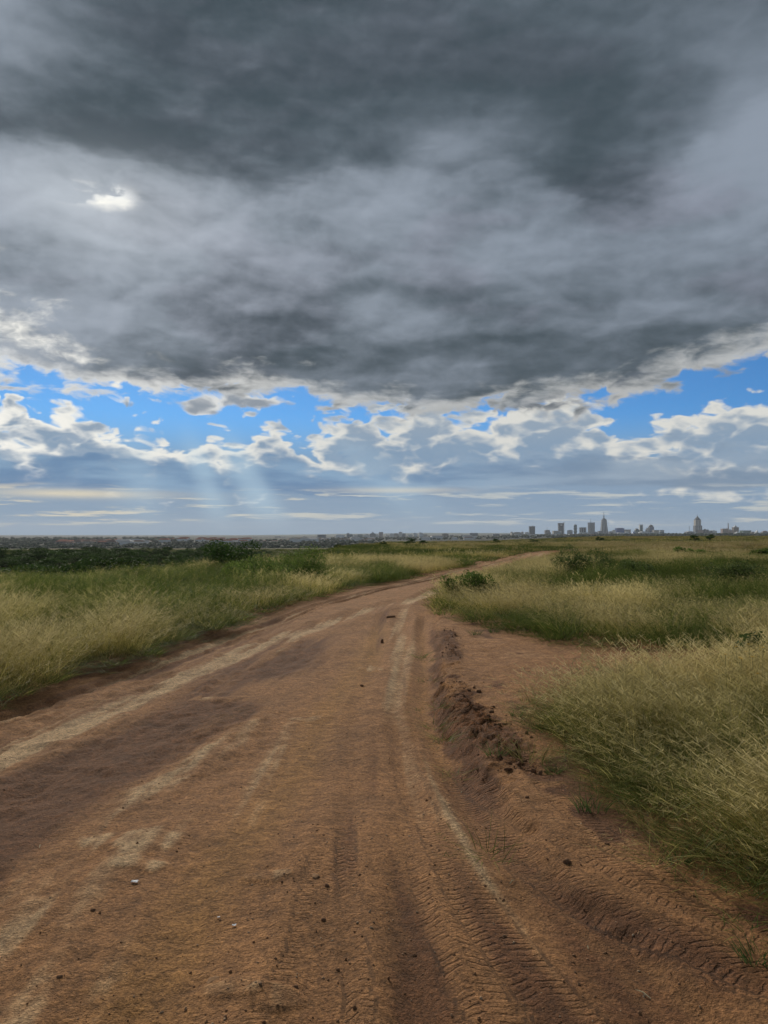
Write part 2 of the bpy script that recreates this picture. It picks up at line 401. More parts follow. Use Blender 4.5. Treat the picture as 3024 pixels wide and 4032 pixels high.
SOIL_MID, SOIL_PALE, SOIL_DARK, SOIL_OCHRE = (0.385, 0.188, 0.074), (0.57, 0.380, 0.205), (0.150, 0.062, 0.026), (0.41, 0.205, 0.064)
def soil_material(name, verge=False):
    m, t, out = material(name)
    p = opos(t)
    n1 = noise(t, p, 60.0, 4.0, 0.65); n2 = noise(t, p, 9.0, 5.0, 0.6); n3 = noise(t, p, 1.6, 5.0, 0.6); n4 = noise(t, p, 240.0, 2.0, 0.6)
    pale = (at(t, 'pale') + (n3 - 0.5) * 0.55 + (n2 - 0.5) * 0.55)
    dark = (at(t, 'dark') + (n3 - 0.5) * 0.5 + (n2 - 0.5) * 0.7)
    och = (at(t, 'ochre') + (n2 - 0.5) * 0.3)
    c = mix(t, sm(t, och, 0.2, 0.9), SOIL_MID, SOIL_OCHRE)
    c = mix(t, sm(t, pale, 0.30, 0.95), c, SOIL_PALE)
    c = mix(t, sm(t, dark, 0.30, 0.90) * 0.85, c, SOIL_DARK)
    n5 = noise(t, p, 24.0, 5.0, 0.7)
    grain = sm(t, n1 * 0.4 + n4 * 0.2 + n5 * 0.4, 0.41, 0.59, 0.58, 1.42, 'LINEAR')
    big = sm(t, n2 * 0.6 + n3 * 0.4, 0.38, 0.62, 0.74, 1.24, 'LINEAR')
    g = grain * big
    gn = t.nodes.new('ShaderNodeCombineColor')
    for i in range(3): put(t, gn.inputs[i], g)
    c = mix(t, 1.0, c, E(t, gn.outputs[0]), 'MULTIPLY')
    # tyre lugs pressed into the soft surface
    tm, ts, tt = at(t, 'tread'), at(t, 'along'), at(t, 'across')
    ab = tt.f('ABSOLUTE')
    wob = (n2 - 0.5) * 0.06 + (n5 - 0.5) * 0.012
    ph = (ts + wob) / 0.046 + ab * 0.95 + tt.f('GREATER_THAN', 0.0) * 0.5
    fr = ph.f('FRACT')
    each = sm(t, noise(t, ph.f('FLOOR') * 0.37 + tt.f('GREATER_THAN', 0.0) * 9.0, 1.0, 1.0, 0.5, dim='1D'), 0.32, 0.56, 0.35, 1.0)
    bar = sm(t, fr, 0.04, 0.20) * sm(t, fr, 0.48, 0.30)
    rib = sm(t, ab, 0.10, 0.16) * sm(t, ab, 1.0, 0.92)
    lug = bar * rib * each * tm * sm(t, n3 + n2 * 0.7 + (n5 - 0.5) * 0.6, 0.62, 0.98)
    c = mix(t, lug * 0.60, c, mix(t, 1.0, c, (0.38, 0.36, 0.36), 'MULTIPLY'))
    # scattered light grains of quartz and grit
    vg = voro(t, p, 95.0, 0.0, 0.5)
    c = mix(t, sm(t, vg, 0.16, 0.10) * sm(t, n2, 0.50, 0.62) * 0.55, c, (0.42, 0.33, 0.24))
    vc = t.nodes.new('ShaderNodeTexVoronoi'); put(t, vc.inputs['Vector'], p); vc.inputs['Scale'].default_value = 85.0      # crumbs, each its own tone
    vs = t.nodes.new('ShaderNodeSeparateColor'); t.links.new(vc.outputs['Color'], vs.inputs[0])
    cr = sm(t, E(t, vs.outputs[0]), 0.0, 1.0, 0.80, 1.20, 'LINEAR'); crc = t.nodes.new('ShaderNodeCombineColor')
    for i in range(3): put(t, crc.inputs[i], cr)
    c = mix(t, 0.85, c, mix(t, 1.0, c, E(t, crc.outputs[0]), 'MULTIPLY'))
    rel = E(t, vc.outputs['Distance']) * -0.22 + n1 * 0.7 + n4 * 0.3 + n5 * 1.0 + n2 * 1.4 - lug * 1.0
    nrm = bump(t, rel, 1.0, 0.034)
    bsdf(t, out, c, 0.92, nrm, 0.25)
    return m
M_ROAD = soil_material('packed_red_earth')
M_VERGE = soil_material('bare_verge_soil', True)

def ground_material():
    m, t, out = material('savanna_ground')
    p = opos(t)
    n1 = noise(t, p, 0.035, 6.0, 0.62); n2 = noise(t, p, 0.45, 6.0, 0.65); n3 = noise(t, p, 7.0, 4.0, 0.6); n0 = noise(t, p, 0.0035, 5.0, 0.6)
    c = mix(t, sm(t, n1 + (n2 - 0.5) * 0.5, 0.35, 0.65), (0.060, 0.072, 0.026), (0.165, 0.130, 0.060))
    c = mix(t, sm(t, n2, 0.50, 0.66) * 0.6, c, (0.030, 0.042, 0.016))
    c = mix(t, sm(t, n3, 0.50, 0.75) * 0.35, c, (0.15, 0.085, 0.045))
    far = mix(t, sm(t, n0 + (n1 - 0.5) * 0.6, 0.35, 0.62), (0.010, 0.018, 0.008), (0.030, 0.034, 0.017))
    sp = t.nodes.new('ShaderNodeSeparateXYZ'); put(t, sp.inputs[0], p)
    c = mix(t, sm(t, E(t, sp.outputs[1]), 420.0, 1100.0), c, far)
    bsdf(t, out, c, 0.95, bump(t, n2 + n3 * 0.3, 0.6, 0.2), 0.1)
    return m
M_GROUND = ground_material()

# ------------------------------------------------------------------ ground sheet out to the horizon
def axis(fine0, fine1, step, lo, hi, g=1.12):
    a = list(np.arange(fine0, fine1 + 1e-6, step)); d = step
    while a[-1] < hi: d *= g; a.append(min(a[-1] + d, hi))
    d = step; b = []
    c = fine0
    while c > lo: d *= g; c = max(c - d, lo); b.append(c)
    return np.array(b[::-1] + a)
gx = axis(-14, 26, 0.4, -9000, 9000); gy = axis(-4, 100, 0.5, -60, 13000, 1.08)
GX, GY = np.meshgrid(gx, gy)
gz = H(GX, GY)
inn = np.minimum(GX - (ROAD_L(GY) - 0.9), (SHEET_R(GY)) - GX)
gz = gz - 0.30 * ss(0.25, 0.75, inn) * ss(97.5, 96, GY) * ss(-9, -6, GY)
me = fast_mesh('ground', np.stack([GX, GY, gz], -1).reshape(-1, 3), grid_quads(len(gy), len(gx)))
tag(link('ground', me, None, M_GROUND), 'grassy savanna plain stretching away to the distant city', None, kind='structure')

# ------------------------------------------------------------------ dirt track and bare verge, one continuous relief
ry = [-7.0]
while ry[-1] < 97.5:
    y = ry[-1]; ry.append(y + (0.12 if y < 2.2 else min(0.0042 * y ** 1.22, 0.8)))
ry = np.array(ry); NC = 430
uu = np.linspace(0, 1, NC)
RY = np.repeat(ry[:, None], NC, 1)
xl = ROAD_L(ry) - 0.95; xr = SHEET_R(ry) + 0.05
RX = xl[:, None] + (xr - xl)[:, None] * uu[None, :]
def slope(fn, y): return np.cos(np.arctan((fn(y + 0.2) - fn(y - 0.2)) / 0.4))
def across(fn, x, y): return (x - fn(y)) * slope(fn, y)
def g(d, w): return np.exp(-(d / w) ** 2)
z = H(RX, RY)
dR = across(ROAD_R, RX, RY) + 0.10 * (fb(RX * 1.5, RY * 1.5, 21, 3) - 0.5) * 2 + 0.05 * (fb(RX * 6, RY * 6, 22, 2) - 0.5) * 2
dL = -across(ROAD_L, RX, RY) + 0.22 * (fb(RX * 0.9, RY * 0.9, 23, 3) - 0.5) * 2
on_road = ss(0.06, -0.06, dR) * ss(0.10, -0.12, dL)
cutR = ss(4.0, 6.2, RY) * ss(19, 15.5, RY)
z = z - 0.035 - on_road * 0.05 - cutR * 0.075 * ss(0.05, -0.10, dR) - 0.015 * ss(0.4, -0.3, dL) * ss(60, 30, RY)
# wheel ruts and pale polished lines (x, y in metres)
LINES = [  # points, half width, depth, pale, dark, ochre
 ([(-3.9, 2), (-3.2, 6.4), (-2.6, 10.5), (-1.25, 15.9), (0.85, 21.3), (4.2, 33), (8.6, 47), (13.6, 66), (19, 75), (30, 84), (60, 96)], 0.26, 0.030, 0.80, 0, 0),
 ([(-4.3, 5), (-3.75, 8), (-3.1, 12), (-2.2, 17), (-0.7, 23), (2.2, 32), (6.9, 46), (12.3, 65), (17, 75), (28, 84)], 0.10, 0.045, 0.85, 0, 0.2),
 ([(-4.05, 6), (-3.45, 9.5), (-2.75, 13.5), (-1.5, 19), (0.5, 26), (3.2, 34)], 0.05, 0.03, 0.7, 0, 0),
 ([(-4.6, 5), (-4.0, 8.2), (-3.3, 12.8), (-2.5, 17.3), (-1.4, 23), (1.7, 32.4), (6.6, 47)], 0.12, 0.0, 0.0, 0.0, 0.4),
 ([(0.26, 4.6), (0.17, 5.8), (0.15, 8.6), (0.28, 12), (0.44, 19), (1.4, 24), (4.6, 33), (9, 46)], 0.17, 0.030, 0.42, 0, 0.25),
 ([(-0.28, 2.0), (-0.22, 3.6), (-0.16, 5.5), (-0.20, 8), (-0.10, 12), (0.05, 18)], 0.13, 0.022, -0.25, 0.65, 0.2),
 ([(0.16, 2.0), (0.12, 3.5), (0.10, 4.8)], 0.11, 0.03, -0.2, 0.75, 0.5),
 ([(-1.0, 2.0), (-0.9, 3.4), (-0.75, 5.2), (-0.62, 7.5), (-0.35, 11.5), (0.0, 16)], 0.30, 0.014, 0.10, -0.2, 0.65),
 ([(-2.4, 3), (-2.0, 5.2), (-1.75, 7.5), (-1.15, 11), (-0.6, 15), (0.2, 20)], 0.34, 0.0, -0.1, 0.30, 0.0),
 ([(-3.3, 3.2), (-2.75, 5), (-2.3, 7), (-1.8, 10), (-0.9, 14.5)], 0.30, 0.012, -0.2, 0.45, 0.0),
 ([(-1.75, 2.2), (-1.55, 3.4), (-1.25, 4.6), (-1.05, 6.2), (-0.9, 8.2)], 0.26, 0.0, 0.30, -0.3, 0.1),
 ([(0.58, 5.0), (0.48, 6.2), (0.44, 8.1), (0.55, 11.4), (0.92, 17)], 0.11, 0.05, -0.2, 0.42, 0.5),
 ([(0.56, 3.6), (0.44, 4.4), (0.36, 5.6)], 0.09, -0.012, 0.50, 0, 0),
]
pale = np.zeros_like(z); dark = np.zeros_like(z); ochre = np.zeros_like(z)
wig = 0.07 * (fb(RX * 0.35, RY * 0.5, 31, 3) - 0.5) * 2
for pts, w, dep, pa, da, oc in LINES:
    fn = track(pts); d = across(fn, RX, RY) + wig
    end = ss(pts[0][1] - 0.4, pts[0][1] + 0.6, RY) * ss(pts[-1][1] + 1.5, pts[-1][1] - 1.5, RY)
    brk = 0.68 + 0.45 * fb(RX * 0.9 + dep * 100, RY * 0.7, 33, 3)
    k = g(d, w) * end
    z -= dep * k; z += dep * 0.45 * g(np.abs(d) - w * 1.7, w * 0.6) * end
    pale += pa * k * brk; dark += da * k * brk; ochre += oc * k
tt_ = (RX - ROAD_L(RY)) / (ROAD_R(RY) - ROAD_L(RY)) * 5.0           # streaks drawn out along the way the wheels go
str1 = fb(tt_ * 3.2, RY * 0.16, 36, 4) - 0.5; str2 = fb(tt_ * 9.0, RY * 0.30, 37, 3) - 0.5
kk_ = ss(0.1, -0.2, dR)
str3 = fb(tt_ * 22.0, RY * 0.22, 38, 2) - 0.5
pale += kk_ * (str1 * 0.9 + str2 * 0.85 + str3 * 0.45); dark -= kk_ * (str1 * 0.5 + str2 * 0.65 + str3 * 0.35); z += kk_ * (0.020 * str1 + 0.012 * str2)
dark += 0.60 * g(np.hypot((RX - 0.95) / 0.75, (RY - 3.0) / 0.9), 1.0) + 0.30 * g(np.hypot((RX - 0.05) / 0.22, (RY - 2.7) / 1.2), 1.0)
far_k = ss(15, 30, RY)
pale += far_k * 0.22 * (fb(RX * 0.5, RY * 0.25, 35, 3))
# loose reddish drag marks on the left, rough and furrowed along the way
fur = fb((RX + RY * 0.0) * 3.0 - RY * 0.55, RY * 0.55, 41, 4)
loose = ss(0.42, 0.62, fb(RX * 0.35, RY * 0.22, 43, 3) + 0.10 * ss(1.0, -2.5, RX)) * ss(-0.2, -1.0, RX) * ss(24, 14, RY)
z += loose * 0.045 * (fur - 0.5) * 2 + loose * 0.03 * (fb(RX * 7, RY * 5, 45, 3) - 0.5) * 2
dark += loose * (0.42 + 1.1 * (0.55 - fur)) + 0.38 * g(np.hypot((RX + 2.6) / 1.1, (RY - 4.6) / 1.5), 1.0) * (0.4 + 1.2 * fb(RX * 1.6, RY * 1.2, 47, 3))
pale += loose * 0.9 * ss(0.55, 0.75, fur) * 0.6
# general relief
z += 0.045 * (fb(RX * 0.7, RY * 0.45, 51, 3) - 0.5) + 0.016 * (fb(RX * 4, RY * 3, 53, 4) - 0.5) * (0.5 + on_road * 0.5)
z += 0.007 * (fb(RX * 14, RY * 12, 55, 3) - 0.5)
# pale hard crusts standing a little proud
CR = [(-1.45, 4.55, 0.30, 0.22), (-1.25, 4.15, 0.22, 0.10), (-0.62, 4.02, 0.20, 0.07), (-0.80, 7.9, 0.33, 0.22), (-0.2, 10.8, 0.3, 0.3), (-0.62, 3.05, 0.14, 0.09), (-0.42, 2.98, 0.10, 0.07), (-1.9, 8.8, 0.3, 0.25)]
for cx, cy, rx_, ry_ in CR:
    d = np.hypot((RX - cx) / rx_, (RY - cy) / ry_) + (fb(RX * 5, RY * 4, 61, 4) - 0.5) * 1.9
    k = ss(1.0, 0.40, d); pale += 0.38 * k; dark -= 0.5 * k; z += 0.012 * k
# ridge of churned mud along the right lip
env = (ss(5.2, 6.2, RY) * ss(9.6, 7.8, RY) + 0.85 * ss(10.2, 11.0, RY) * ss(14.8, 13.4, RY) + 0.25 * ss(9, 9.6, RY) * ss(11, 10.4, RY)) * (0.5 + 0.9 * fb(RX * 0.2, RY * 0.9, 71, 2))
clod = np.abs(fb(RX * 7, RY * 6, 73, 3, 0.6) - 0.5) * 2; clod2 = fb(RX * 16, RY * 13, 75, 3, 0.6)
rk = g(dR - 0.20 - 0.06 * ss(9, 5, RY), 0.15 + 0.07 * ss(9.5, 6, RY)) * env
z += rk * (0.012 + 0.055 * np.clip(clod * 1.6, 0, 1) + 0.05 * (clod2 - 0.5)) + 0.05 * (clod2 - 0.5) * g(dR - 0.05, 0.25) * ss(4.6, 6, RY) * ss(16, 14, RY)
dark += rk * (1.0 + 0.5 * (0.5 - clod)); pale -= rk * 0.6
dark += 0.75 * g(dR + 0.05, 0.09) * ss(4.5, 6, RY) * ss(17, 14, RY)
# verge soil: pinkish brown, crusted
vk = 1 - ss(0.10, -0.05, dR)
pale += vk * (0.22 + 0.55 * (fb(RX * 1.1, RY * 0.9, 81, 3) - 0.42)) * ss(3.0, 5.0, RY + RX * 0.2)
z += vk * (0.05 * (fb(RX * 3.2, RY * 2.6, 83, 4) - 0.5) + 0.022 * (fb(RX * 11, RY * 8, 84, 3) - 0.5) * ss(5, 7, RY))
dark += vk * 0.8 * ss(0.60, 0.74, fb(RX * 2.2, RY * 2.0, 85, 4))
# damp tyre bands on the right
TREADS = [  # path, half width, strength, damp
 ([(0.36, 6.6), (0.47, 5.56), (0.71, 4.36), (1.03, 3.63), (1.52, 3.05), (2.6, 2.2), (4, 1.4)], 0.125, 1.0, 0.34),
 ([(0.55, 6.4), (0.72, 5.4), (0.98, 4.5), (1.36, 3.75), (1.95, 3.1), (3.0, 2.3)], 0.10, 0.9, 0.25),
 ([(0.30, 5.2), (0.36, 4.3), (0.44, 3.62), (0.60, 3.1), (0.80, 2.55), (1.2, 1.8)], 0.115, 0.75, 0.34),
 ([(1.05, 6.6), (1.14, 5.25), (1.26, 4.4), (1.62, 3.55), (2.3, 2.9)], 0.085, 0.75, 0.15),
 ([(0.44, 5.6), (0.58, 4.7), (0.84, 3.9), (1.22, 3.25), (1.8, 2.65), (2.8, 2.0)], 0.105, 0.8, 0.16),
 ([(0.22, 4.4), (0.26, 3.7), (0.36, 3.05), (0.52, 2.5), (0.8, 1.9)], 0.10, 0.6, 0.10),
 ([(-0.24, 5.0), (-0.21, 4.3), (-0.16, 3.7), (-0.10, 3.0), (0.0, 2.2)], 0.055, 0.6, 0.05),
 ([(-0.30, 4.6), (-0.33, 3.9), (-0.32, 3.3), (-0.42, 2.8)], 0.09, 0.38, 0.0),
 ([(0.20, 12), (0.14, 8.6), (0.19, 5.8), (0.28, 4.6)], 0.10, 0.35, 0.0),
]
tread = np.zeros_like(z); along = np.zeros_like(z); acr = np.zeros_like(z)
for pts, w, st, damp in TREADS:
    P = np.array(pts, float)[::-1]; fn = track(P)
    d = across(fn, RX, RY); ok = (RY > P[0, 1] - 0.3) & (RY < P[-1, 1] + 0.2)
    yy = np.arange(P[0, 1] - 0.5, P[-1, 1] + 0.5, 0.02); arc = np.concatenate([[0], np.cumsum(np.hypot(np.diff(fn(yy)), np.diff(yy)))])
    k = ss(w * 1.12, w * 0.98, np.abs(d)) * ok * ss(P[0, 1] - 0.3, P[0, 1], RY) * ss(P[-1, 1] + 0.2, P[-1, 1] - 0.8, RY)
    new = k * st > tread
    sl = (fn(RY + 0.1) - fn(RY - 0.1)) / 0.2
    s_al = np.interp(RY, yy, arc) + d * sl * slope(fn, RY)
    along = np.where(new, s_al, along); acr = np.where(new, d / w, acr); tread = np.where(new, k * st, tread)
    kk = g(d, w * 1.15) * ok * ss(P[-1, 1] + 0.2, P[-1, 1] - 0.8, RY)
    dark += damp * kk * (0.5 + fb(RX * 2, RY * 1.5, 91, 3)); z -= 0.011 * kk * st; z += 0.008 * st * ok * g(np.abs(d) - w * 1.35, w * 0.35)
sheet = np.stack([RX, RY, z], -1).reshape(-1, 3)
ROADZ = z.copy()
qd = grid_quads(len(ry), NC)
mid_u = (dR.reshape(-1)[qd].mean(1) > 0.02) & (RY.reshape(-1)[qd].mean(1) < 23)
for nm, sel, mt, lb in (('dirt_road', ~mid_u, M_ROAD, 'rutted red-brown earth track curving away to the right'), ('verge', mid_u, M_VERGE, 'bare trampled soil between the track and the right-hand grass')):
    q = qd[sel]; used, inv = np.unique(q, return_inverse=True)
    me = fast_mesh(nm, sheet[used], inv.reshape(-1, 4))
    for an, av in (('pale', pale), ('dark', dark), ('ochre', ochre), ('tread', tread), ('along', along), ('across', acr)):
        attr(me, an, av.reshape(-1)[used])
    tag(link(nm, me, None, mt), lb, None, kind='structure')
def SOILZ(x, y):
    """height of the soil sheet (nearest sample)"""
    j = int(np.argmin(np.abs(ry - y))); i = int(np.clip(round((x - xl[j]) / (xr[j] - xl[j]) * (NC - 1)), 0, NC - 1)); return float(ROADZ[j, i])

# ------------------------------------------------------------------ grass: tuft meshes, then points that carry tuft kind, turn, size and dryness
def grass_material(name):
    m, t, out = material(name)
    hg, rn, sd = at(t, 'up'), at(t, 'rnd'), at(t, 'seed')
    dry = at(t, 'dry', 'INSTANCER'); val = at(t, 'val', 'INSTANCER')
    k = dry + (rn - 0.5) * 0.75 + (hg - 0.45) * 0.30
    green = mix(t, rn, (0.060, 0.098, 0.016), (0.172, 0.215, 0.048))
    straw = mix(t, rn.f('FRACT'), (0.33, 0.265, 0.065), (0.60, 0.505, 0.18))
    c = mix(t, sm(t, k, 0.22, 0.82), green, straw)
    c = mix(t, sm(t, k, 0.88, 1.25) * 0.80, c, (0.27, 0.195, 0.125))
    c = mix(t, sd * sm(t, dry, 0.0, 0.5) * 0.75, c, mix(t, rn, (0.48, 0.385, 0.17), (0.68, 0.585, 0.32)))
    c = mix(t, sm(t, hg, 0.35, 0.0) * 0.45, c, (0.10, 0.07, 0.03))           # foot of each blade darkened, painting in the shade deep in the grass
    v = t.nodes.new('ShaderNodeCombineColor')
    for i in range(3): put(t, v.inputs[i], val)
    c = mix(t, 1.0, c, E(t, v.outputs[0]), 'MULTIPLY')
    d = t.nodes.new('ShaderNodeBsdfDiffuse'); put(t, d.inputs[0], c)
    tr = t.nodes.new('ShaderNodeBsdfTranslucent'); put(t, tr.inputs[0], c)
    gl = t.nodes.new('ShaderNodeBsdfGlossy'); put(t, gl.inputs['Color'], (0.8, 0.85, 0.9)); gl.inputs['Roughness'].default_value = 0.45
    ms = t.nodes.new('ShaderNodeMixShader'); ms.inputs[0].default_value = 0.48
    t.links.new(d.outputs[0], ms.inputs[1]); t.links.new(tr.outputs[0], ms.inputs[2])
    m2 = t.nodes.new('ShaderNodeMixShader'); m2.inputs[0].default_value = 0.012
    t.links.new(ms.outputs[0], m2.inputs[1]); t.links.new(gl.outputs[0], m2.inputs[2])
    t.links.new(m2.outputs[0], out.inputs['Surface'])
    return m
M_GRASS = grass_material('savanna_grass')

def tuft_mesh(name, seed, n, rad, hmin, hmax, width, lean, seg=3, heads=0.0, droop=0.5, spread=0.35):
    r = np.random.default_rng(seed)
    V, F, U, R_, S = [], [], [], [], []
    def strip(p0, dirxy, h, w, bend, rn, sd, u0=0.0, u1=1.0, face=None):
        b = len(V)
        fa = r.uniform(0, math.pi) if face is None else face
        wx, wy = math.cos(fa) * w * 0.5, math.sin(fa) * w * 0.5
        for i in range(seg + 1):
            t = i / seg
            px = p0[0] + dirxy[0] * h * (t * spread_k + bend * t * t); py = p0[1] + dirxy[1] * h * (t * spread_k + bend * t * t)
            pz_ = p0[2] + h * (t - 0.35 * bend * t * t * t)
            tw = (1 - t ** 1.6) if i < seg else 0.06
            for s_ in (-1, 1):
                V.append((px + wx * s_ * tw, py + wy * s_ * tw, pz_)); U.append(u0 + (u1 - u0) * t); R_.append(rn); S.append(sd)
        for i in range(seg):
            F.append((b + 2 * i, b + 2 * i + 1, b + 2 * i + 3, b + 2 * i + 2))
        return (p0[0] + dirxy[0] * h * (spread_k + bend), p0[1] + dirxy[1] * h * (spread_k + bend), p0[2] + h * (1 - 0.35 * bend))
    for k in range(n):
        a = r.uniform(0, 2 * math.pi); q = rad * math.sqrt(r.uniform(0, 1))
        p0 = (q * math.cos(a), q * math.sin(a), -0.02)
        a2 = a + r.normal(0, 0.8); h = r.uniform(hmin, hmax)
        dx_, dy_ = math.cos(a2) + lean[0], math.sin(a2) + lean[1]
        spread_k = spread * r.uniform(0.2, 1.0)
        stem = r.uniform() < heads
        rn = r.uniform()
        if stem:
            h *= 1.22
            tip = strip(p0, (dx_, dy_), h, width * 0.55, droop * 0.45 * r.uniform(0.3, 1), 0.4 + 0.6 * rn, 0.0)
            # open panicle: short hair-fine branches near the top
            for q_ in range(r.integers(5, 9)):
                t = r.uniform(0.66, 1.0); aa = r.uniform(0, 2 * math.pi); L = h * r.uniform(0.06, 0.16)
                base_ = (p0[0] + (tip[0] - p0[0]) * t, p0[1] + (tip[1] - p0[1]) * t, p0[2] + (tip[2] - p0[2]) * t)
                b = len(V); ex, ey, ez = math.cos(aa) * L * 0.75, math.sin(aa) * L * 0.75, L * r.uniform(0.2, 0.9)
                wv = width * 0.8
                V.extend([(base_[0] - wv * 0.3, base_[1], base_[2]), (base_[0] + wv * 0.3, base_[1], base_[2]), (base_[0] + ex + wv * 0.5, base_[1] + ey, base_[2] + ez), (base_[0] + ex - wv * 0.4, base_[1] + ey + wv * 0.3, base_[2] + ez)])
                U.extend([0.8, 0.8, 1, 1]); R_.extend([rn] * 4); S.extend([1.0] * 4); F.append((b, b + 1, b + 2, b + 3))
        else:
            strip(p0, (dx_, dy_), h, width * r.uniform(0.7, 1.2), droop * r.uniform(0.2, 1.0), rn, 0.0)
    me = fast_mesh(name, V, F)
    attr(me, 'up', U); attr(me, 'rnd', R_); attr(me, 'seed', S); me.materials.append(M_GRASS)
    return me

def tuft_kind(tag_, specs):
    col = bpy.data.collections.new(tag_)
    for i, sp in enumerate(specs):
        o = bpy.data.objects.new('%s_%02d' % (tag_, i), tuft_mesh('%s_%02d' % (tag_, i), 100 + i * 7 + len(tag_), **sp)); col.objects.link(o)
    return col
WIND_R = (-0.85, 0.10)
near_kinds = tuft_kind('near_tuft', [
    dict(n=28, rad=0.09, hmin=0.34, hmax=0.68, width=0.0052, lean=WIND_R, heads=0.60, droop=0.55, spread=0.38),
    dict(n=28, rad=0.10, hmin=0.28, hmax=0.60, width=0.0046, lean=WIND_R, heads=0.55, droop=0.60, spread=0.45),
    dict(n=30, rad=0.10, hmin=0.24, hmax=0.50, width=0.0055, lean=(-0.2, 0), heads=0.10, droop=0.65, spread=0.45),
    dict(n=34, rad=0.11, hmin=0.10, hmax=0.26, width=0.0050, lean=(0, 0), heads=0.0, droop=0.8, spread=0.7),
    dict(n=26, rad=0.10, hmin=0.36, hmax=0.66, width=0.0042, lean=(0.35, 0.05), heads=0.40, droop=0.5, spread=0.40),
])
mid_kinds = tuft_kind('mid_tuft', [
    dict(n=60, rad=0.22, hmin=0.34, hmax=0.64, width=0.0075, lean=(0.30, 0), heads=0.30, droop=0.5, spread=0.36),
    dict(n=60, rad=0.24, hmin=0.30, hmax=0.58, width=0.0075, lean=(-0.25, 0), heads=0.40, droop=0.6, spread=0.42),
    dict(n=64, rad=0.24, hmin=0.24, hmax=0.52, width=0.0090, lean=(0, 0), heads=0.05, droop=0.7, spread=0.45),
    dict(n=60, rad=0.24, hmin=0.10, hmax=0.26, width=0.0080, lean=(0, 0), heads=0.0, droop=0.8, spread=0.6),
])
far_kinds = tuft_kind('far_tuft', [
    dict(n=90, rad=0.62, hmin=0.32, hmax=0.62, width=0.018, lean=(0.1, 0), heads=0.20, droop=0.5, spread=0.34, seg=2),
    dict(n=90, rad=0.62, hmin=0.30, hmax=0.56, width=0.018, lean=(-0.1, 0), heads=0.10, droop=0.6, spread=0.40, seg=2),
    dict(n=90, rad=0.60, hmin=0.22, hmax=0.48, width=0.022, lean=(0, 0), heads=0.0, droop=0.7, spread=0.42, seg=2),
])
vast_kinds = tuft_kind('vast_tuft', [
    dict(n=110, rad=1.9, hmin=0.28, hmax=0.58, width=0.055, lean=(0, 0), heads=0.0, droop=0.5, spread=0.34, seg=2),
    dict(n=110, rad=1.9, hmin=0.22, hmax=0.48, width=0.060, lean=(0, 0), heads=0.0, droop=0.7, spread=0.40, seg=2),
])

def scatter_group(col):
    ng = bpy.data.node_groups.new('scatter_' + col.name, 'GeometryNodeTree')
    ng.interface.new_socket('Geometry', in_out='INPUT', socket_type='NodeSocketGeometry')
    ng.interface.new_socket('Geometry', in_out='OUTPUT', socket_type='NodeSocketGeometry')
    nd = ng.nodes; gi = nd.new('NodeGroupInput'); go = nd.new('NodeGroupOutput')
    ci = nd.new('GeometryNodeCollectionInfo'); ci.inputs['Collection'].default_value = col
    ci.inputs['Separate Children'].default_value = True; ci.inputs['Reset Children'].default_value = True
    ip = nd.new('GeometryNodeInstanceOnPoints'); ip.inputs['Pick Instance'].default_value = True
    def na(nm, ty):
        n = nd.new('GeometryNodeInputNamedAttribute'); n.data_type = ty; n.inputs['Name'].default_value = nm; return n.outputs[0]
    er = nd.new('FunctionNodeEulerToRotation')
    L = ng.links
    L.new(gi.outputs[0], ip.inputs['Points']); L.new(ci.outputs[0], ip.inputs['Instance'])
    L.new(na('idx', 'INT'), ip.inputs['Instance Index'])
    L.new(na('rot', 'FLOAT_VECTOR'), er.inputs[0]); L.new(er.outputs[0], ip.inputs['Rotation'])
    L.new(na('scl', 'FLOAT_VECTOR'), ip.inputs['Scale'])
    L.new(ip.outputs[0], go.inputs[0])
    return ng
def scatter(name, label, cat, col, pts, idx, rot, scl, extra):
    me = bpy.data.meshes.new(name); me.vertices.add(len(pts)); me.vertices.foreach_set('co', np.asarray(pts, np.float32).ravel())
    a = me.attributes.new('idx', 'INT', 'POINT'); a.data.foreach_set('value', np.asarray(idx, np.int32))
    attr(me, 'rot', rot, 'FLOAT_VECTOR'); attr(me, 'scl', scl, 'FLOAT_VECTOR')
    for k, v in extra.items(): attr(me, k, v)
    o = link(name, me); md = o.modifiers.new('scatter', 'NODES'); md.node_group = scatter_group(col)
    return tag(o, label, cat, kind='stuff')

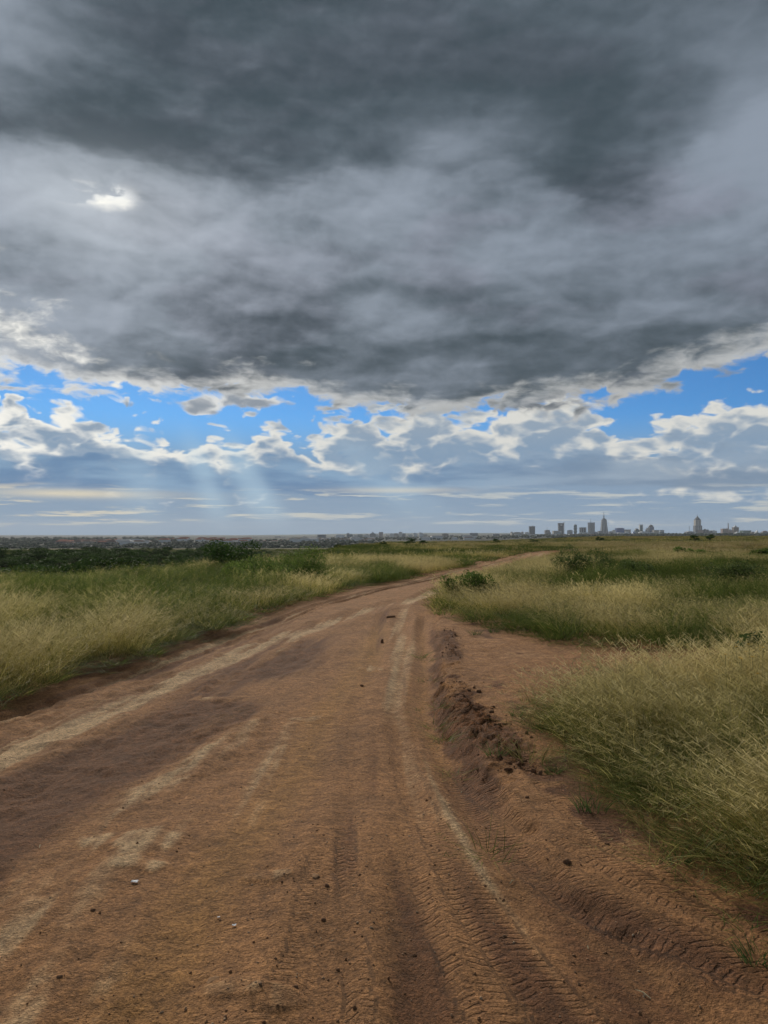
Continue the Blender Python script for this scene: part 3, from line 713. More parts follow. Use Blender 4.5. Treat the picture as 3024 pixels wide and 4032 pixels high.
SHRUBS = [(-9.3, 45.0, 1.9), (4.15, 25.0, 1.2), (5.2, 24.6, 1.1), (8.2, 21.5, 1.0), (2.25, 20.6, 0.55)]
def grass_field(x, y):
    """keep mask, dryness, height factor, brightness"""
    x = np.asarray(x); y = np.asarray(y)
    j = (fb(x * 1.7, y * 1.7, 201, 3) - 0.5)
    dl = (ROAD_L(y) - x) * slope(ROAD_L, y); dr = (x - ROAD_R(y)) * slope(ROAD_R, y)
    bare = inside(BARE, x, y)
    e = np.where(x < 0.5 * (ROAD_L(y) + ROAD_R(y)), dl + 0.32, np.minimum(dr, -bare)) + j * (0.35 + 0.6 * ss(8, 11, y) * ss(60, 30, y))
    e = np.where((y > 97), 1.0, e)
    n4 = fb(x * 2.3, y * 2.3, 209, 2); hs = _h(np.floor(x * 997), np.floor(y * 991), 5)
    keep = (e > 0.02) & ((n4 > 0.40) | (hs < 0.45)) | ((e > -0.38) & (hs < 0.22 * ss(-0.40, 0.0, e) * (n4 > 0.45)))
    n1 = fb(x * 0.16, y * 0.11, 203, 4); n2 = fb(x * 0.55, y * 0.4, 205, 3); n3 = fb(x * 0.03, y * 0.02, 207, 4)
    dry = 0.30 + (n1 - 0.5) * 1.8 + (n2 - 0.5) * 1.2 + (n4 - 0.5) * 0.5 + (n3 - 0.5) * 1.3 - 0.06 * ss(40, 90, y)
    hf = 0.95 + (n2 - 0.5) * 1.2 + (n1 - 0.5) * 0.7 + (n4 - 0.5) * 1.2
    val = 0.92 + (n2 - 0.5) * 0.7 + (n1 - 0.5) * 0.5 - 0.30 * ss(22, 60, y)
    rt = x > ROAD_R(y)
    lf = ~rt & (y < 60)
    dry = dry + 0.01 * lf; val = val + 0.10 * lf
    # pale fringe along the track, short green foot at its very edge
    dry = dry + 0.30 * g(e - 0.75, 0.55) - 0.25 * ss(0.30, 0.0, e)
    hf = hf * (0.34 + 0.66 * ss(-0.05, 0.75, e + (n4 - 0.5) * 0.5))
    # the near right clump: gold stems in front, green towards the back
    nr = rt & (y < 9.5)
    gold = ss(0.25, 0.70, e) * ss(1.7, 0.9, e) * np.clip(0.2 + 2.2 * (n2 - 0.30), 0, 1.2) * ss(9.0, 6.0, y + (n1 - 0.5) * 3)
    val = np.where(nr, val + 0.25 * gold, val)
    dry = np.where(nr, 0.26 + 0.72 * gold - 0.15 * ss(1.6, 2.8, e) + (n2 - 0.5) * 1.0 + (n4 - 0.5) * 0.6, dry)
    hf = np.where(nr, hf * (0.85 + 0.20 * gold), hf)
    # green band in front of the far right grass, then straw, then mauve-brown
    band = rt & (y >= 9.5) & (y < 40)
    gfoot = g(e - 0.35, 0.45) * ss(24, 16, y); st = g(e - 2.2, 1.3)
    dry = np.where(band, 0.26 - 0.16 * gfoot + 0.50 * st * (n2 > 0.42) + (n1 - 0.5) * 1.2 + (n2 - 0.5) * 1.0, dry)
    mauve = rt & (y > 24)
    dry = dry + np.where(mauve, 0.36 * ss(24, 34, y) * ss(130, 60, y) * ss(4, 14, x), 0)
    weeds = ss(0.58, 0.68, fb(x * 0.45, y * 0.32, 211, 3)) * ss(12, 18, y)
    dry = dry - 0.5 * weeds; hf = hf + 0.5 * weeds; val = val - 0.06 * weeds
    hollow = ss(-6, -12, x - 0.02 * y) * ss(36, 50, y)
    dry = dry - 0.7 * hollow; val = val - 0.25 * hollow
    # a fresh green flush far right
    fl = g(x - 22.5, 6) * g(y - 50, 9); val = val + 0.3 * fl
    dry = dry - 1.5 * fl - 0.6 * g(x - 10.5, 3.0) * g(y - 14.5, 2.0)
    # tall green bank left of the bend
    bank = g(x + 5.0, 2.4) * g(y - 27, 6.5)
    dry = dry - 0.42 * bank; hf = hf + 0.9 * bank
    return keep, np.clip(dry, 0, 1.3), np.clip(hf, 0.25, 1.7), np.clip(val, 0.6, 1.3), e, n2
def lod(y0, y1, step, margin, blend):
    ys = np.arange(y0, y1, step)
    P = []
    for yy in ys:
        w = 0.56 * yy + margin; xs = np.arange(-w, w, step)
        P.append(np.stack([xs, np.full(len(xs), yy)], 1))
    P = np.concatenate(P); P += rng.uniform(-0.55, 0.55, P.shape) * step
    return P
def zfield(x, y):
    return H(x, y)
def plant(name, label, col, P, side, pick, base_scale):
    x, y = P[:, 0], P[:, 1]
    keep, dry, hf, val, e, n2 = grass_field(x, y)
    mid = 0.5 * (ROAD_L(y) + ROAD_R(y))
    keep &= (x < mid) if side < 0 else (x > mid) if side > 0 else True
    x, y, dry, hf, val, e, n2 = (v[keep] for v in (x, y, dry, hf, val, e, n2))
    n = len(x); zz = zfield(x, y) - 0.02
    idx = pick(dry, hf, e, n, x, y)
    rot = np.stack([rng.normal(0, 0.06, n), rng.normal(0, 0.06, n), rng.normal(0, 0.35, n)], 1)
    s = base_scale * rng.uniform(0.85, 1.2, n); hf = hf * np.interp(y, [0, 9, 14, 30, 80, 300], [0.80, 0.72, 0.62, 0.52, 0.50, 0.60])
    scl = np.stack([s, s, s * hf * rng.uniform(0.8, 1.2, n)], 1)
    dry = np.clip(dry + rng.normal(0, 0.10, n), 0, 1.4)
    return scatter(name, label, 'grass', col, np.stack([x, y, zz], 1), idx, rot, scl, {'dry': dry, 'val': val * rng.uniform(0.85, 1.15, n)})
def pick_near(dry, hf, e, n, x, y):
    r = rng.uniform(size=n)
    i = np.where(dry > 0.45, np.where(r < 0.5, 0, 1), np.where(r < 0.6, 2, 1))
    i = np.where(e < 0.22, np.where(r < 0.8, 3, 2), i)
    return np.where((x < 0) & (i < 2) & (r < 0.8), 4, i)
def pick_mid(dry, hf, e, n, x, y):
    r = rng.uniform(size=n)
    i = np.where(dry > 0.45, np.where(x < 0, 0, 1), np.where(r < 0.6, 2, np.where(x < 0, 0, 1)))
    return np.where(e < 0.2, 3, i)
def pick_far(dry, hf, e, n, x, y):
    r = rng.uniform(size=n); return np.where(dry > 0.5, np.where(r < 0.5, 0, 1), 2)
def pick_vast(dry, hf, e, n, x, y): return np.where(dry > 0.5, 0, 1)
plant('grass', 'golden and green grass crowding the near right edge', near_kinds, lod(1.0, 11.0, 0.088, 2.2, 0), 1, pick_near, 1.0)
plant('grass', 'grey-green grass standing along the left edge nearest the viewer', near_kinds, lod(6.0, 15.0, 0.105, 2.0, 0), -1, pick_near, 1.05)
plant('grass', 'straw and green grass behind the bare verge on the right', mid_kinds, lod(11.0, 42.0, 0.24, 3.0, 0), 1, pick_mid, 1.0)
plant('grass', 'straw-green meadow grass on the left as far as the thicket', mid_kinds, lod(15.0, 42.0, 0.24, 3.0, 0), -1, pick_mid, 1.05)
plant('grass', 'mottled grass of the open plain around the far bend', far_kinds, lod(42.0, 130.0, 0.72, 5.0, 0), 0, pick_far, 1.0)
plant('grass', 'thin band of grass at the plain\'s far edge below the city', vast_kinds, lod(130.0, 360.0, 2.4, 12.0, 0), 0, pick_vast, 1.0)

# ------------------------------------------------------------------ leafy things
def leaf_material(name, c0, c1, tr=0.35):
    m, t, out = material(name)
    rn = at(t, 'rnd'); oi = t.nodes.new('ShaderNodeObjectInfo')
    c = mix(t, rn, c0, c1)
    k = sm(t, E(t, oi.outputs['Random']), 0, 1, 0.75, 1.25, 'LINEAR')
    v = t.nodes.new('ShaderNodeCombineColor')
    for i in range(3): put(t, v.inputs[i], k)
    c = mix(t, 1.0, c, E(t, v.outputs[0]), 'MULTIPLY')
    d = t.nodes.new('ShaderNodeBsdfPrincipled'); put(t, d.inputs['Base Color'], c); d.inputs['Roughness'].default_value = 0.6; d.inputs['Specular IOR Level'].default_value = 0.04
    trn = t.nodes.new('ShaderNodeBsdfTranslucent'); put(t, trn.inputs[0], c)
    ms = t.nodes.new('ShaderNodeMixShader'); ms.inputs[0].default_value = tr
    t.links.new(d.outputs[0], ms.inputs[1]); t.links.new(trn.outputs[0], ms.inputs[2]); t.links.new(ms.outputs[0], out.inputs['Surface'])
    return m
M_ACACIA = leaf_material('acacia_leaf', (0.032, 0.066, 0.016), (0.082, 0.130, 0.036), 0.25)
M_SHRUB = leaf_material('shrub_leaf', (0.055, 0.085, 0.026), (0.125, 0.160, 0.052), 0.45)
M_WEED = leaf_material('weed_leaf', (0.075, 0.125, 0.026), (0.165, 0.225, 0.055), 0.5)
def plain_material(name, col, rough=0.85, nscale=8.0, amt=0.25, spec=0.2):
    m, t, out = material(name); n = noise(t, opos(t), nscale, 5.0, 0.6)
    c = mix(t, n, tuple(v * (1 - amt) for v in col), tuple(min(1, v * (1 + amt)) for v in col))
    bsdf(t, out, c, rough, bump(t, n, 0.3, 0.01), spec); return m
M_BARK = plain_material('bark', (0.075, 0.055, 0.040), 0.95, 30.0, 0.4)

def crown_mesh(name, seed, lobes, n, leaf, up=0.5):
    """leaf-sized faces through the volume of many flattened lobes"""
    r = np.random.default_rng(seed)
    V, F, R_ = [], [], []
    tot = sum(l[3] * l[4] for l in lobes)
    for cx, cy, cz, a, b in lobes:
        k = int(n * a * b / tot)
        d = r.normal(size=(k, 3)); d /= np.linalg.norm(d, axis=1)[:, None]
        rad = r.uniform(0.25, 1.0, k) ** 0.45
        p = d * rad[:, None] * np.array([a, a, b]) * r.uniform(0.85, 1.15, (k, 1)) + np.array([cx, cy, cz])
        for q in p:
            nrm = r.normal(size=3); nrm[2] += up; nrm /= np.linalg.norm(nrm)
            t1 = np.cross(nrm, r.normal(size=3)); t1 /= np.linalg.norm(t1) + 1e-9; t2 = np.cross(nrm, t1)
            L = leaf * r.uniform(0.6, 1.4); w = L * r.uniform(0.3, 0.5)
            bb = len(V); V += [q - t1 * L, q - t2 * w, q + t1 * L, q + t2 * w]; F.append((bb, bb + 1, bb + 2, bb + 3)); R_ += [r.uniform()] * 4
    me = fast_mesh(name, V, F, False); attr(me, 'rnd', R_); return me
def acacia_parts(seed, w, h, n=1300, leaf=0.085, flat=0.32):
    r = np.random.default_rng(seed); lobes = []; mb = MB()
    for k in range(r.integers(7, 11)):
        a = r.uniform(0, 2 * math.pi); q = w * 0.5 * math.sqrt(r.uniform(0.02, 0.8)); lz = h * r.uniform(0.38, 0.90) * (1.05 - 0.35 * q / (w * 0.5))
        s = w * r.uniform(0.16, 0.28); c = (q * math.cos(a), q * math.sin(a), lz)
        lobes.append((*c, s, s * flat * r.uniform(0.8, 1.5)))
        j = (r.normal(0, 0.05) * w, r.normal(0, 0.05) * w, h * 0.25)
        mb.tube([(j[0] * 0.3, j[1] * 0.3, -0.1), j, (c[0] * 0.6, c[1] * 0.6, (lz + j[2]) * 0.55), c], [0.045 * w ** 0.5, 0.035 * w ** 0.5, 0.022, 0.008], 4)
    return crown_mesh('crown', seed, lobes, n, leaf), mb.mesh('trunk', True)
def plant_copy(name, crown, trunk, mat, loc, rz, s, label, cat, group=None, tname='trunk', cname='crown'):
    o = empty(name, loc, rz); o.scale = s if hasattr(s, '__len__') else (s, s, s)
    link(cname, crown, o, mat); link(tname, trunk, o, M_BARK)
    return tag(o, label, cat, group)

R2 = random.Random(11)
ACA = [acacia_parts(300 + k, 3.0, 2.2, 3000, 0.075) for k in range(5)]
def ground_at(x, y): return float(H(np.array([x]), np.array([y]))[0])
def from_px(px, D): return (px - 1512.0) / FPX * D
# thicket in the hollow on the left: near row fullest, thinning to the right
spots = []
tries = 0
while len(spots) < 275 and tries < 20000:
    tries += 1
    D = 52.0 + 200.0 * R2.random() ** 1.25; px = R2.uniform(-160, 1060)
    lim = 1060 - 520 * max(0.0, (1 - (D - 52) / 60.0)) ** 0.8
    if px > lim: continue
    if px > 880 and R2.random() < 0.6: continue
    if px < 330 and 100 < D < 150 and R2.random() < 0.8: continue
    x = from_px(px, D)
    if any((x - a) ** 2 + (D - b) ** 2 < 2.6 ** 2 for a, b in spots): continue
    spots.append((x, D))
spots.sort(key=lambda p: p[1])
for i, (x, D) in enumerate(spots):
    cr, tr = ACA[i % 5]
    s = R2.uniform(0.85, 1.40) * (1.0 + 0.35 * min(1, max(0, (D - 90) / 100)))
    zz = ground_at(x, D)
    plant_copy('acacia_bush', cr, tr, M_ACACIA, (x, D, zz - 0.05), R2.uniform(0, 6.28), (s * 1.15, s * 1.15, s * R2.uniform(0.75, 1.05)), 'dark thorn bush %s the thicket, %s' % ('at the front edge of' if D < 85 else 'in the depth of' if D < 140 else 'at the back of', 'left part' if x / D < -0.33 else 'middle part' if x / D < -0.2 else 'right part'), 'bush', 'thicket bushes, %s %s' % ('front' if D < 85 else 'depth' if D < 140 else 'back', 'left' if x / D < -0.33 else 'middle' if x / D < -0.2 else 'right'))
# single dark bushes
cr, tr = acacia_parts(351, 2.1, 1.40, 4200, 0.045, 0.60)
plant_copy('acacia_bush', cr, tr, M_ACACIA, (from_px(893, 31), 31, ground_at(from_px(893, 31), 31) - 0.05), 0.4, 1.22, 'largest near dark thorn bush, rising from the left grass in front of the thicket', 'bush')
far_b = [(1195, 2177, 92, 1.5, 'dark low bush on the plain just right of the thicket'), (1026, 2163, 120, 2.6, 'rounded dark bush at the right end of the thicket'), (1509, 2163, 118, 1.1, 'small dark bush mid-plain below the pale apartment blocks'),
         (1617, 2154, 150, 2.0, 'dark rounded bush mid-plain, left of the far bend'), (1668, 2168, 108, 1.3, 'small dark bush standing nearest above the left side of the bend'), (2735, 2128, 165, 2.1, 'round dark bush on the far right plain below the cupola tower'),
         (2795, 2122, 190, 2.4, 'flat dark bush right of the round bush on the far plain'), (2360, 2122, 230, 2.6, 'low dark bush on the skyline below the tallest spired tower'), (2100, 2144, 150, 2.4, 'spreading low bush just beyond the end of the track'),
         (1335, 2168, 112, 1.8, 'pair-like low bush on the plain left of centre'), (1955, 2142, 170, 1.8, 'small bush on the plain above the far bend')]
for i, (px, py, D, w, lb) in enumerate(far_b):
    x = from_px(px, D); cr, tr = ACA[(i * 2 + 1) % 5]; s = w / 3.0
    plant_copy('acacia_bush', cr, tr, M_ACACIA, (x, D, ground_at(x, D) - 0.03), i * 1.3, (s, s, s * (1.15 if i != 8 else 0.7)), lb, 'bush', 'lone bushes on the plain')
# leafy green shrubs right of the track
def shrub_parts(seed, w, h, n, leaf):
    r = np.random.default_rng(seed); lobes = []; mb = MB()
    for k in range(12):
        a = r.uniform(0, 2 * math.pi); q = w * 0.5 * math.sqrt(r.uniform(0, 0.9)); s = w * r.uniform(0.10, 0.20)
        c = (q * math.cos(a), q * math.sin(a) * 0.6, h * r.uniform(0.35, 0.95) * (1 - 0.35 * (q / (w * 0.5)) ** 2)); lobes.append((*c, s, s * r.uniform(0.7, 1.1)))
        mb.tube([(c[0] * 0.3, c[1] * 0.3, -0.05), (c[0] * 0.7, c[1] * 0.7, c[2] * 0.5), c], [0.014, 0.010, 0.004], 4)
    return crown_mesh('crown', seed, lobes, n, leaf, 0.2), mb.mesh('stem', True)
for sd, px, D, w, h, mt, lb in [(401, 2300, 25.5, 2.2, 0.85, M_SHRUB, 'tall leafy green shrub right of the track below the twin towers'),
                                (402, 2475, 25.0, 1.9, 0.55, M_SHRUB, 'lower spreading shrub joined to the right of the tall leafy shrub'),
                                (403, 2900, 22.5, 2.3, 0.60, M_SHRUB, 'low spreading green shrub near the right edge of the photo'),
                                (404, 1840, 19.4, 1.6, 0.80, M_WEED, 'rounded dark green bush on the right lip of the bend'),
                                (405, 1160, 26.0, 2.6, 1.10, M_WEED, 'broad green bush in the tall bank left of the track'),
                                (406, 1000, 24.0, 2.0, 0.88, M_WEED, 'dull green bush low in the left bank nearer the viewer'),
                                (407, 2985, 8.3, 1.0, 0.62, M_SHRUB, 'dark green herb clump with yellow flowers at the right edge'),
                                (408, 2720, 52.0, 2.2, 0.30, M_WEED, 'bright green low bush far out on the right plain'),
                                (409, 3000, 54.0, 2.4, 0.24, M_WEED, 'wide bright green patch of herbs at the right plain edge')]:
    x = from_px(px, D); cr, tr = shrub_parts(sd, w, h, int(2600 * max(1, w)), 0.030 if D < 40 else 0.07)
    plant_copy('shrub', cr, tr, mt, (x, D, ground_at(x, D) - 0.02), 0.0, 1.0, lb, 'shrub', None, 'stem')

# grass tufts standing alone on the bare soil
def lone_tuft(px, py, size, seed, dry, label, n=60):
    D = EYE * FPX / (py - HORIZON); x = from_px(px, D); 
    me = tuft_mesh('tuft_blades', seed, n, 0.10 * size, 0.10 * size, 0.24 * size, 0.006, (0, 0), 3, 0.05, 0.7, 0.7)
    m = M_TUFT_DRY if dry else M_TUFT
    me.materials.clear(); me.materials.append(m)
    o = link('grass_tuft', me); o.location = (x, D, SOILZ(x, D) - 0.005); tag(o, label, 'grass tuft', 'tufts alone on the bare verge')
def tuft_material(name, c0, c1, c2):
    m, t, out = material(name); rn, hg = at(t, 'rnd'), at(t, 'up')
    c = mix(t, rn, c0, c1); c = mix(t, sm(t, hg, 0.4, 1.0) * 0.4, c, c2)
    d = t.nodes.new('ShaderNodeBsdfDiffuse'); put(t, d.inputs[0], c); tr = t.nodes.new('ShaderNodeBsdfTranslucent'); put(t, tr.inputs[0], c)
    ms = t.nodes.new('ShaderNodeMixShader'); ms.inputs[0].default_value = 0.4
    t.links.new(d.outputs[0], ms.inputs[1]); t.links.new(tr.outputs[0], ms.inputs[2]); t.links.new(ms.outputs[0], out.inputs['Surface']); return m
M_TUFT = tuft_material('tuft_green', (0.045, 0.085, 0.025), (0.10, 0.15, 0.05), (0.25, 0.24, 0.10))
M_TUFT_DRY = tuft_material('tuft_dry', (0.12, 0.13, 0.04), (0.28, 0.22, 0.09), (0.36, 0.28, 0.12))
for a in [(2320, 3150, 0.85, 501, 0, 'green grass tuft alone on bare soil near the tyre marks'), (1950, 2950, 0.7, 502, 0, 'small green tuft at the foot of the mud ridge'), (2080, 2962, 1.15, 503, 1, 'wide straw-coloured tuft just right of the mud ridge'),
          (2180, 3000, 0.4, 504, 0, 'tiny green sprig below the straw-coloured tuft'), (2035, 2790, 0.5, 505, 0, 'thin green tuft beside the flat stone'), (2115, 2840, 0.45, 506, 0, 'small green tuft just below the flat stone'),
          (2090, 2740, 1.1, 507, 1, 'yellowish tuft at the left tip of the near right grass'), (1945, 2477, 0.9, 508, 0, 'dark green tuft at the back of the bare patch'), (1870, 2485, 0.9, 509, 0, 'low green tuft left of the dark tuft at the bare patch'),
          (2540, 3215, 0.9, 510, 1, 'flattened tuft at the foot of the near right grass'), (2660, 3340, 0.5, 511, 0, 'small sprig on soil below the near right grass'), (2170, 3010, 0.35, 512, 0, 'tiniest sprig right of the mud ridge foot'),
          (2950, 3700, 0.5, 513, 0, 'thin tuft at the lower right corner soil')]:
    lone_tuft(*a)

# ------------------------------------------------------------------ the city, five kilometres off
def facade(name, wall, glass, floor=3.6, bay=4.0, frac=0.55, gloss=0.35, vertical=False):
    """wall with rows of windows; real storeys and bays, too fine to count from here"""
    m, t, out = material(name)
    sp = t.nodes.new('ShaderNodeSeparateXYZ'); p = opos(t); put(t, sp.inputs[0], p)
    u = (E(t, sp.outputs[0]) + E(t, sp.outputs[1])) / bay; w = E(t, sp.outputs[2]) / floor
    fu = u.f('FRACT'); fw = w.f('FRACT')
    win = fu.f('LESS_THAN', frac + 0.15) if vertical else fu.f('LESS_THAN', frac + 0.1) * fw.f('LESS_THAN', frac)
    n = noise(t, p, 0.05, 4.0, 0.6)
    c = mix(t, win, mix(t, n, tuple(v * 0.85 for v in wall), tuple(v * 1.12 for v in wall)), glass)
    b = bsdf(t, out, c, 0.7, None, 0.4)
    put(t, b.inputs['Roughness'], 0.8 - win * gloss)
    return m
F_GREY = facade('facade_grey', (0.28, 0.29, 0.30), (0.05, 0.07, 0.09))
F_DARK = facade('facade_dark_glass', (0.10, 0.12, 0.14), (0.035, 0.05, 0.07), frac=0.7)
F_PALE = facade('facade_pale', (0.80, 0.78, 0.73), (0.28, 0.31, 0.34), frac=0.42)
F_WHITE = facade('facade_white', (0.86, 0.86, 0.84), (0.34, 0.37, 0.40), frac=0.40)
F_BEIGE = facade('facade_beige', (0.58, 0.52, 0.43), (0.16, 0.16, 0.16), frac=0.45)
F_PINK = facade('facade_pink', (0.52, 0.36, 0.31), (0.14, 0.12, 0.12))
F_BROWN = facade('facade_brown', (0.27, 0.21, 0.17), (0.07, 0.07, 0.07))
F_TEAL = facade('facade_teal_glass', (0.16, 0.24, 0.25), (0.06, 0.12, 0.13), frac=0.7)
F_BLUE = facade('facade_blue_glass', (0.05, 0.14, 0.42), (0.03, 0.09, 0.30), frac=0.7)
F_GREEN = facade('facade_green', (0.14, 0.26, 0.17), (0.06, 0.10, 0.08))
F_SALMON = facade('facade_salmon', (0.62, 0.26, 0.17), (0.20, 0.11, 0.09), 3.0, 3.5, 0.40)
M_CONC = plain_material('concrete', (0.36, 0.36, 0.35), 0.85, 0.3, 0.15)
M_WHITE = plain_material('white_render', (0.82, 0.81, 0.78), 0.8, 0.3, 0.10)
M_FIN = plain_material('pale_fins', (0.70, 0.70, 0.68), 0.7, 0.3, 0.08)
M_DKMET = plain_material('dark_metal', (0.07, 0.075, 0.08), 0.6, 0.5, 0.15)
M_GLASS = plain_material('blue_green_glass', (0.10, 0.19, 0.22), 0.25, 0.2, 0.2, 0.5)
M_BGLASS = plain_material('blue_glass', (0.05, 0.13, 0.36), 0.25, 0.2, 0.2, 0.5)
M_ROOFR = plain_material('clay_roof', (0.34, 0.12, 0.075), 0.9, 0.4, 0.3)
M_ROOFG = plain_material('sheet_roof', (0.42, 0.42, 0.42), 0.6, 0.4, 0.2)
M_ROOFB = plain_material('brown_roof', (0.20, 0.13, 0.10), 0.9, 0.4, 0.3)
M_YEL = plain_material('crane_paint', (0.45, 0.40, 0.30), 0.6, 0.5, 0.1)

class Tower:
    """one building: photo columns and rows turned into metres at distance D"""
    def __init__(s, name, label, px0, px1, D, cat='building', group=None, depth=None):
        s.D = D; s.k = D / FPX
        cx = (0.5 * (px0 + px1) - 1512) * s.k
        s.w = (px1 - px0) * s.k; s.cx = 0.5 * (px0 + px1); s.zb = ground_at(cx, D)
        s.d = depth or max(14.0, min(s.w * 0.8, 45.0))
        s.o = tag(empty(name, (cx, D, s.zb), 0.0), label, cat, group)
    def X(s, px): return (px - s.cx) * s.k
    def Z(s, py): return EYE - (py - HORIZON) * s.k - s.zb
    def box(s, part, mat, px0, px1, top, bottom=None, d=1.0, y=0.0, base=None):
        z0 = -4.0 if bottom is None else s.Z(bottom)
        w = (px1 - px0) * s.k
        hd = 0.5 * s.d * d
        return MB().box(s.X(px0), s.X(px1), y - hd, y + hd, z0, s.Z(top)).build(part, mat, s.o)
    def fins(s, part, mat, px0, px1, n, top, bottom, frac=0.5, d=1.0):
        for i in range(n):
            c = px0 + (px1 - px0) * (i + 0.5) / n; hw = (px1 - px0) / n * frac * 0.5
            MB().box(s.X(c - hw), s.X(c + hw), -0.5 * s.d * d - 0.6, -0.5 * s.d * d + 0.3, s.Z(bottom), s.Z(top)).build(part, mat, s.o)
    def mast(s, part, px, top, bottom, r0=1.2, r1=0.4, mat=None):
        par = LAST[0] if part in ('finial', 'pinnacle', 'tip') and LAST[0].parent == s.o else s.o
        o = MB().lathe([(r0, s.Z(bottom) - 1), (r1, s.Z(top))], 6, s.X(px), 0).build(part, mat or M_DKMET, par)
        if par is not s.o: LAST[0] = par
        return o
    def roofbox(s, px0, px1, top, bottom, mat=None):
        return s.box('plant_room', mat or M_CONC, px0, px1, top, bottom, 0.5)

D0 = 5000.0
# --- left shoulder of the centre
t = Tower('office_block', 'long low grey-brown block with stepped parapet, leftmost of the city centre', 2012, 2059, 4850)
t.box('wall', F_BEIGE, 2012, 2059, 2097); t.box('parapet', F_BROWN, 2012, 2016, 2094, 2097, 0.9); t.box('parapet', F_BROWN, 2026, 2046, 2095, 2097, 0.9); t.box('parapet', F_BROWN, 2054, 2059, 2093.5, 2097, 0.9)
t = Tower('office_block', 'small pale block just left of the dark square tower', 2066, 2081, 4900); t.box('wall', F_PALE, 2066, 2081, 2096); t.roofbox(2070, 2078, 2094.5, 2096)
t = Tower('office_tower', 'dark square tower standing apart on the left of the centre', 2083.5, 2105.5, 5000)
t.box('shaft', F_DARK, 2084, 2105, 2074); t.box('crown', M_DKMET, 2083.5, 2105.5, 2072.3, 2074, 1.05); t.roofbox(2096, 2099, 2069.5, 2072.3); t.fins('corner_fin', M_DKMET, 2083.5, 2105.5, 2, 2074, 2112, 0.12, 1.02)
t = Tower('office_tower', 'grey slab tower with a thin roof mast', 2145, 2168, 5000)
t.box('shaft', F_GREY, 2145, 2164, 2088); t.box('annex', F_GREY, 2164.2, 2168, 2096, None, 0.8); t.roofbox(2148, 2161, 2086.5, 2088); t.mast('mast', 2154, 2075, 2087, 1.0, 0.4)
t = Tower('office_block', 'wide pale block with a sloping teal glass front', 2177, 2208, 4900)
t.box('wall', F_BEIGE, 2177, 2197, 2090); t.box('wing', F_PALE, 2197.2, 2208, 2091, None, 0.9)
MB().frus((t.X(2183), t.X(2206), -t.d * 0.5 - 14, -t.d * 0.5 - 0.5), 0, (t.X(2187), t.X(2203), -t.d * 0.5 - 3, -t.d * 0.5 - 0.5), t.Z(2096)).build('glass_front', M_GLASS, t.o)
t = Tower('office_tower', 'tall dark glass tower with open frame top beside a crane', 2198, 2218, 5060)
t.box('shaft', F_DARK, 2198.5, 2217.5, 2068); t.box('frame', M_DKMET, 2198, 2201, 2060.5, 2068); t.box('frame', M_DKMET, 2215, 2218, 2060.5, 2068); t.box('frame', M_DKMET, 2198, 2218, 2059.8, 2061.5, 1.02); t.box('screen', F_GREY, 2201.2, 2214.8, 2061.7, 2068, 0.8)
t.box('sign_panel', M_WHITE, 2205, 2212, 2065, 2070, 0.2, -t.d * 0.5)
t = Tower('tower_crane', 'thin pale construction crane right of the tall dark glass tower', 2216, 2226, 5040, 'crane')
t.mast('mast', 2221, 2056, 2104, 1.6, 1.4, M_YEL)
MB().tube([(t.X(2216), 0, t.Z(2057)), (t.X(2226), 0, t.Z(2056))], 0.8, 4).build('jib', M_YEL, t.o); MB().box(t.X(2217), t.X(2218.4), -1.5, 1.5, t.Z(2059.5), t.Z(2057.6)).build('counterweight', M_CONC, t.o)
t = Tower('office_tower', 'short pale tower with vertical bays, right of the crane', 2235, 2253, 4980)
t.box('shaft', F_GREY, 2235, 2253, 2088); t.fins('fin', M_FIN, 2235, 2253, 4, 2088.5, 2108, 0.42); t.roofbox(2239, 2249, 2086.6, 2088)
t = Tower('office_tower', 'slim dark green tower with wavy sides', 2258.5, 2272, 5020, depth=20)
mb = MB(); ys = np.linspace(2112, 2066.5, 24); mb.lathe([((6.1 + 0.75 * math.sin((yy - 2066) * 0.52)) * t.k * (1 if i < 22 else 0.93 - 0.2 * (i - 22)), t.Z(yy)) for i, yy in enumerate(ys)], 14); mb.build('shaft', F_TEAL, t.o, False)
MB().lathe([(5.0 * t.k, t.Z(2066.7)), (3.2 * t.k, t.Z(2065))], 12).build('cap', M_DKMET, t.o)
t = Tower('office_tower', 'dark twin-bay tower with white vertical bands', 2283, 2306, 5000)
t.box('shaft', F_DARK, 2283, 2306, 2078); t.fins('band', M_FIN, 2284, 2305, 3, 2079.5, 2098, 0.30); t.box('cornice', M_DKMET, 2282.6, 2306.4, 2076.8, 2078, 1.03); t.box('podium', F_PALE, 2281, 2312, 2096, None, 0.7, -t.d * 0.55)
t = Tower('office_tower', 'pale and dark striped tower with a roof mast, left of the spired tower', 2316, 2340, 5000)
t.box('shaft', F_DARK, 2316.4, 2339.6, 2059); t.fins('fin', M_FIN, 2316.4, 2339.6, 5, 2059.3, 2106, 0.44); t.box('cornice', M_CONC, 2316, 2340, 2057.6, 2059, 1.03)
t.mast('mast', 2325, 2043, 2058, 1.2, 0.5); t.mast('mast', 2330, 2052, 2058, 0.7, 0.4)
t = Tower('office_block', 'low stepped grey block between the striped and spired towers', 2340.5, 2354, 4960); t.box('wall', F_GREY, 2340.5, 2353, 2096); t.roofbox(2342, 2349, 2093.8, 2096)
t = Tower('spired_tower', 'tallest tapering tower with a long needle spire', 2364, 2393, 5000, depth=44)
t.box('podium', F_GREY, 2355.2, 2366.5, 2090.5, None, 0.8); t.box('podium', F_GREY, 2364, 2393, 2099, None, 1.15)
MB().frus((t.X(2366), t.X(2391), -20, 20), t.Z(2099), (t.X(2370), t.X(2386), -13, 13), t.Z(2046)).build('shaft', F_GREY, t.o)
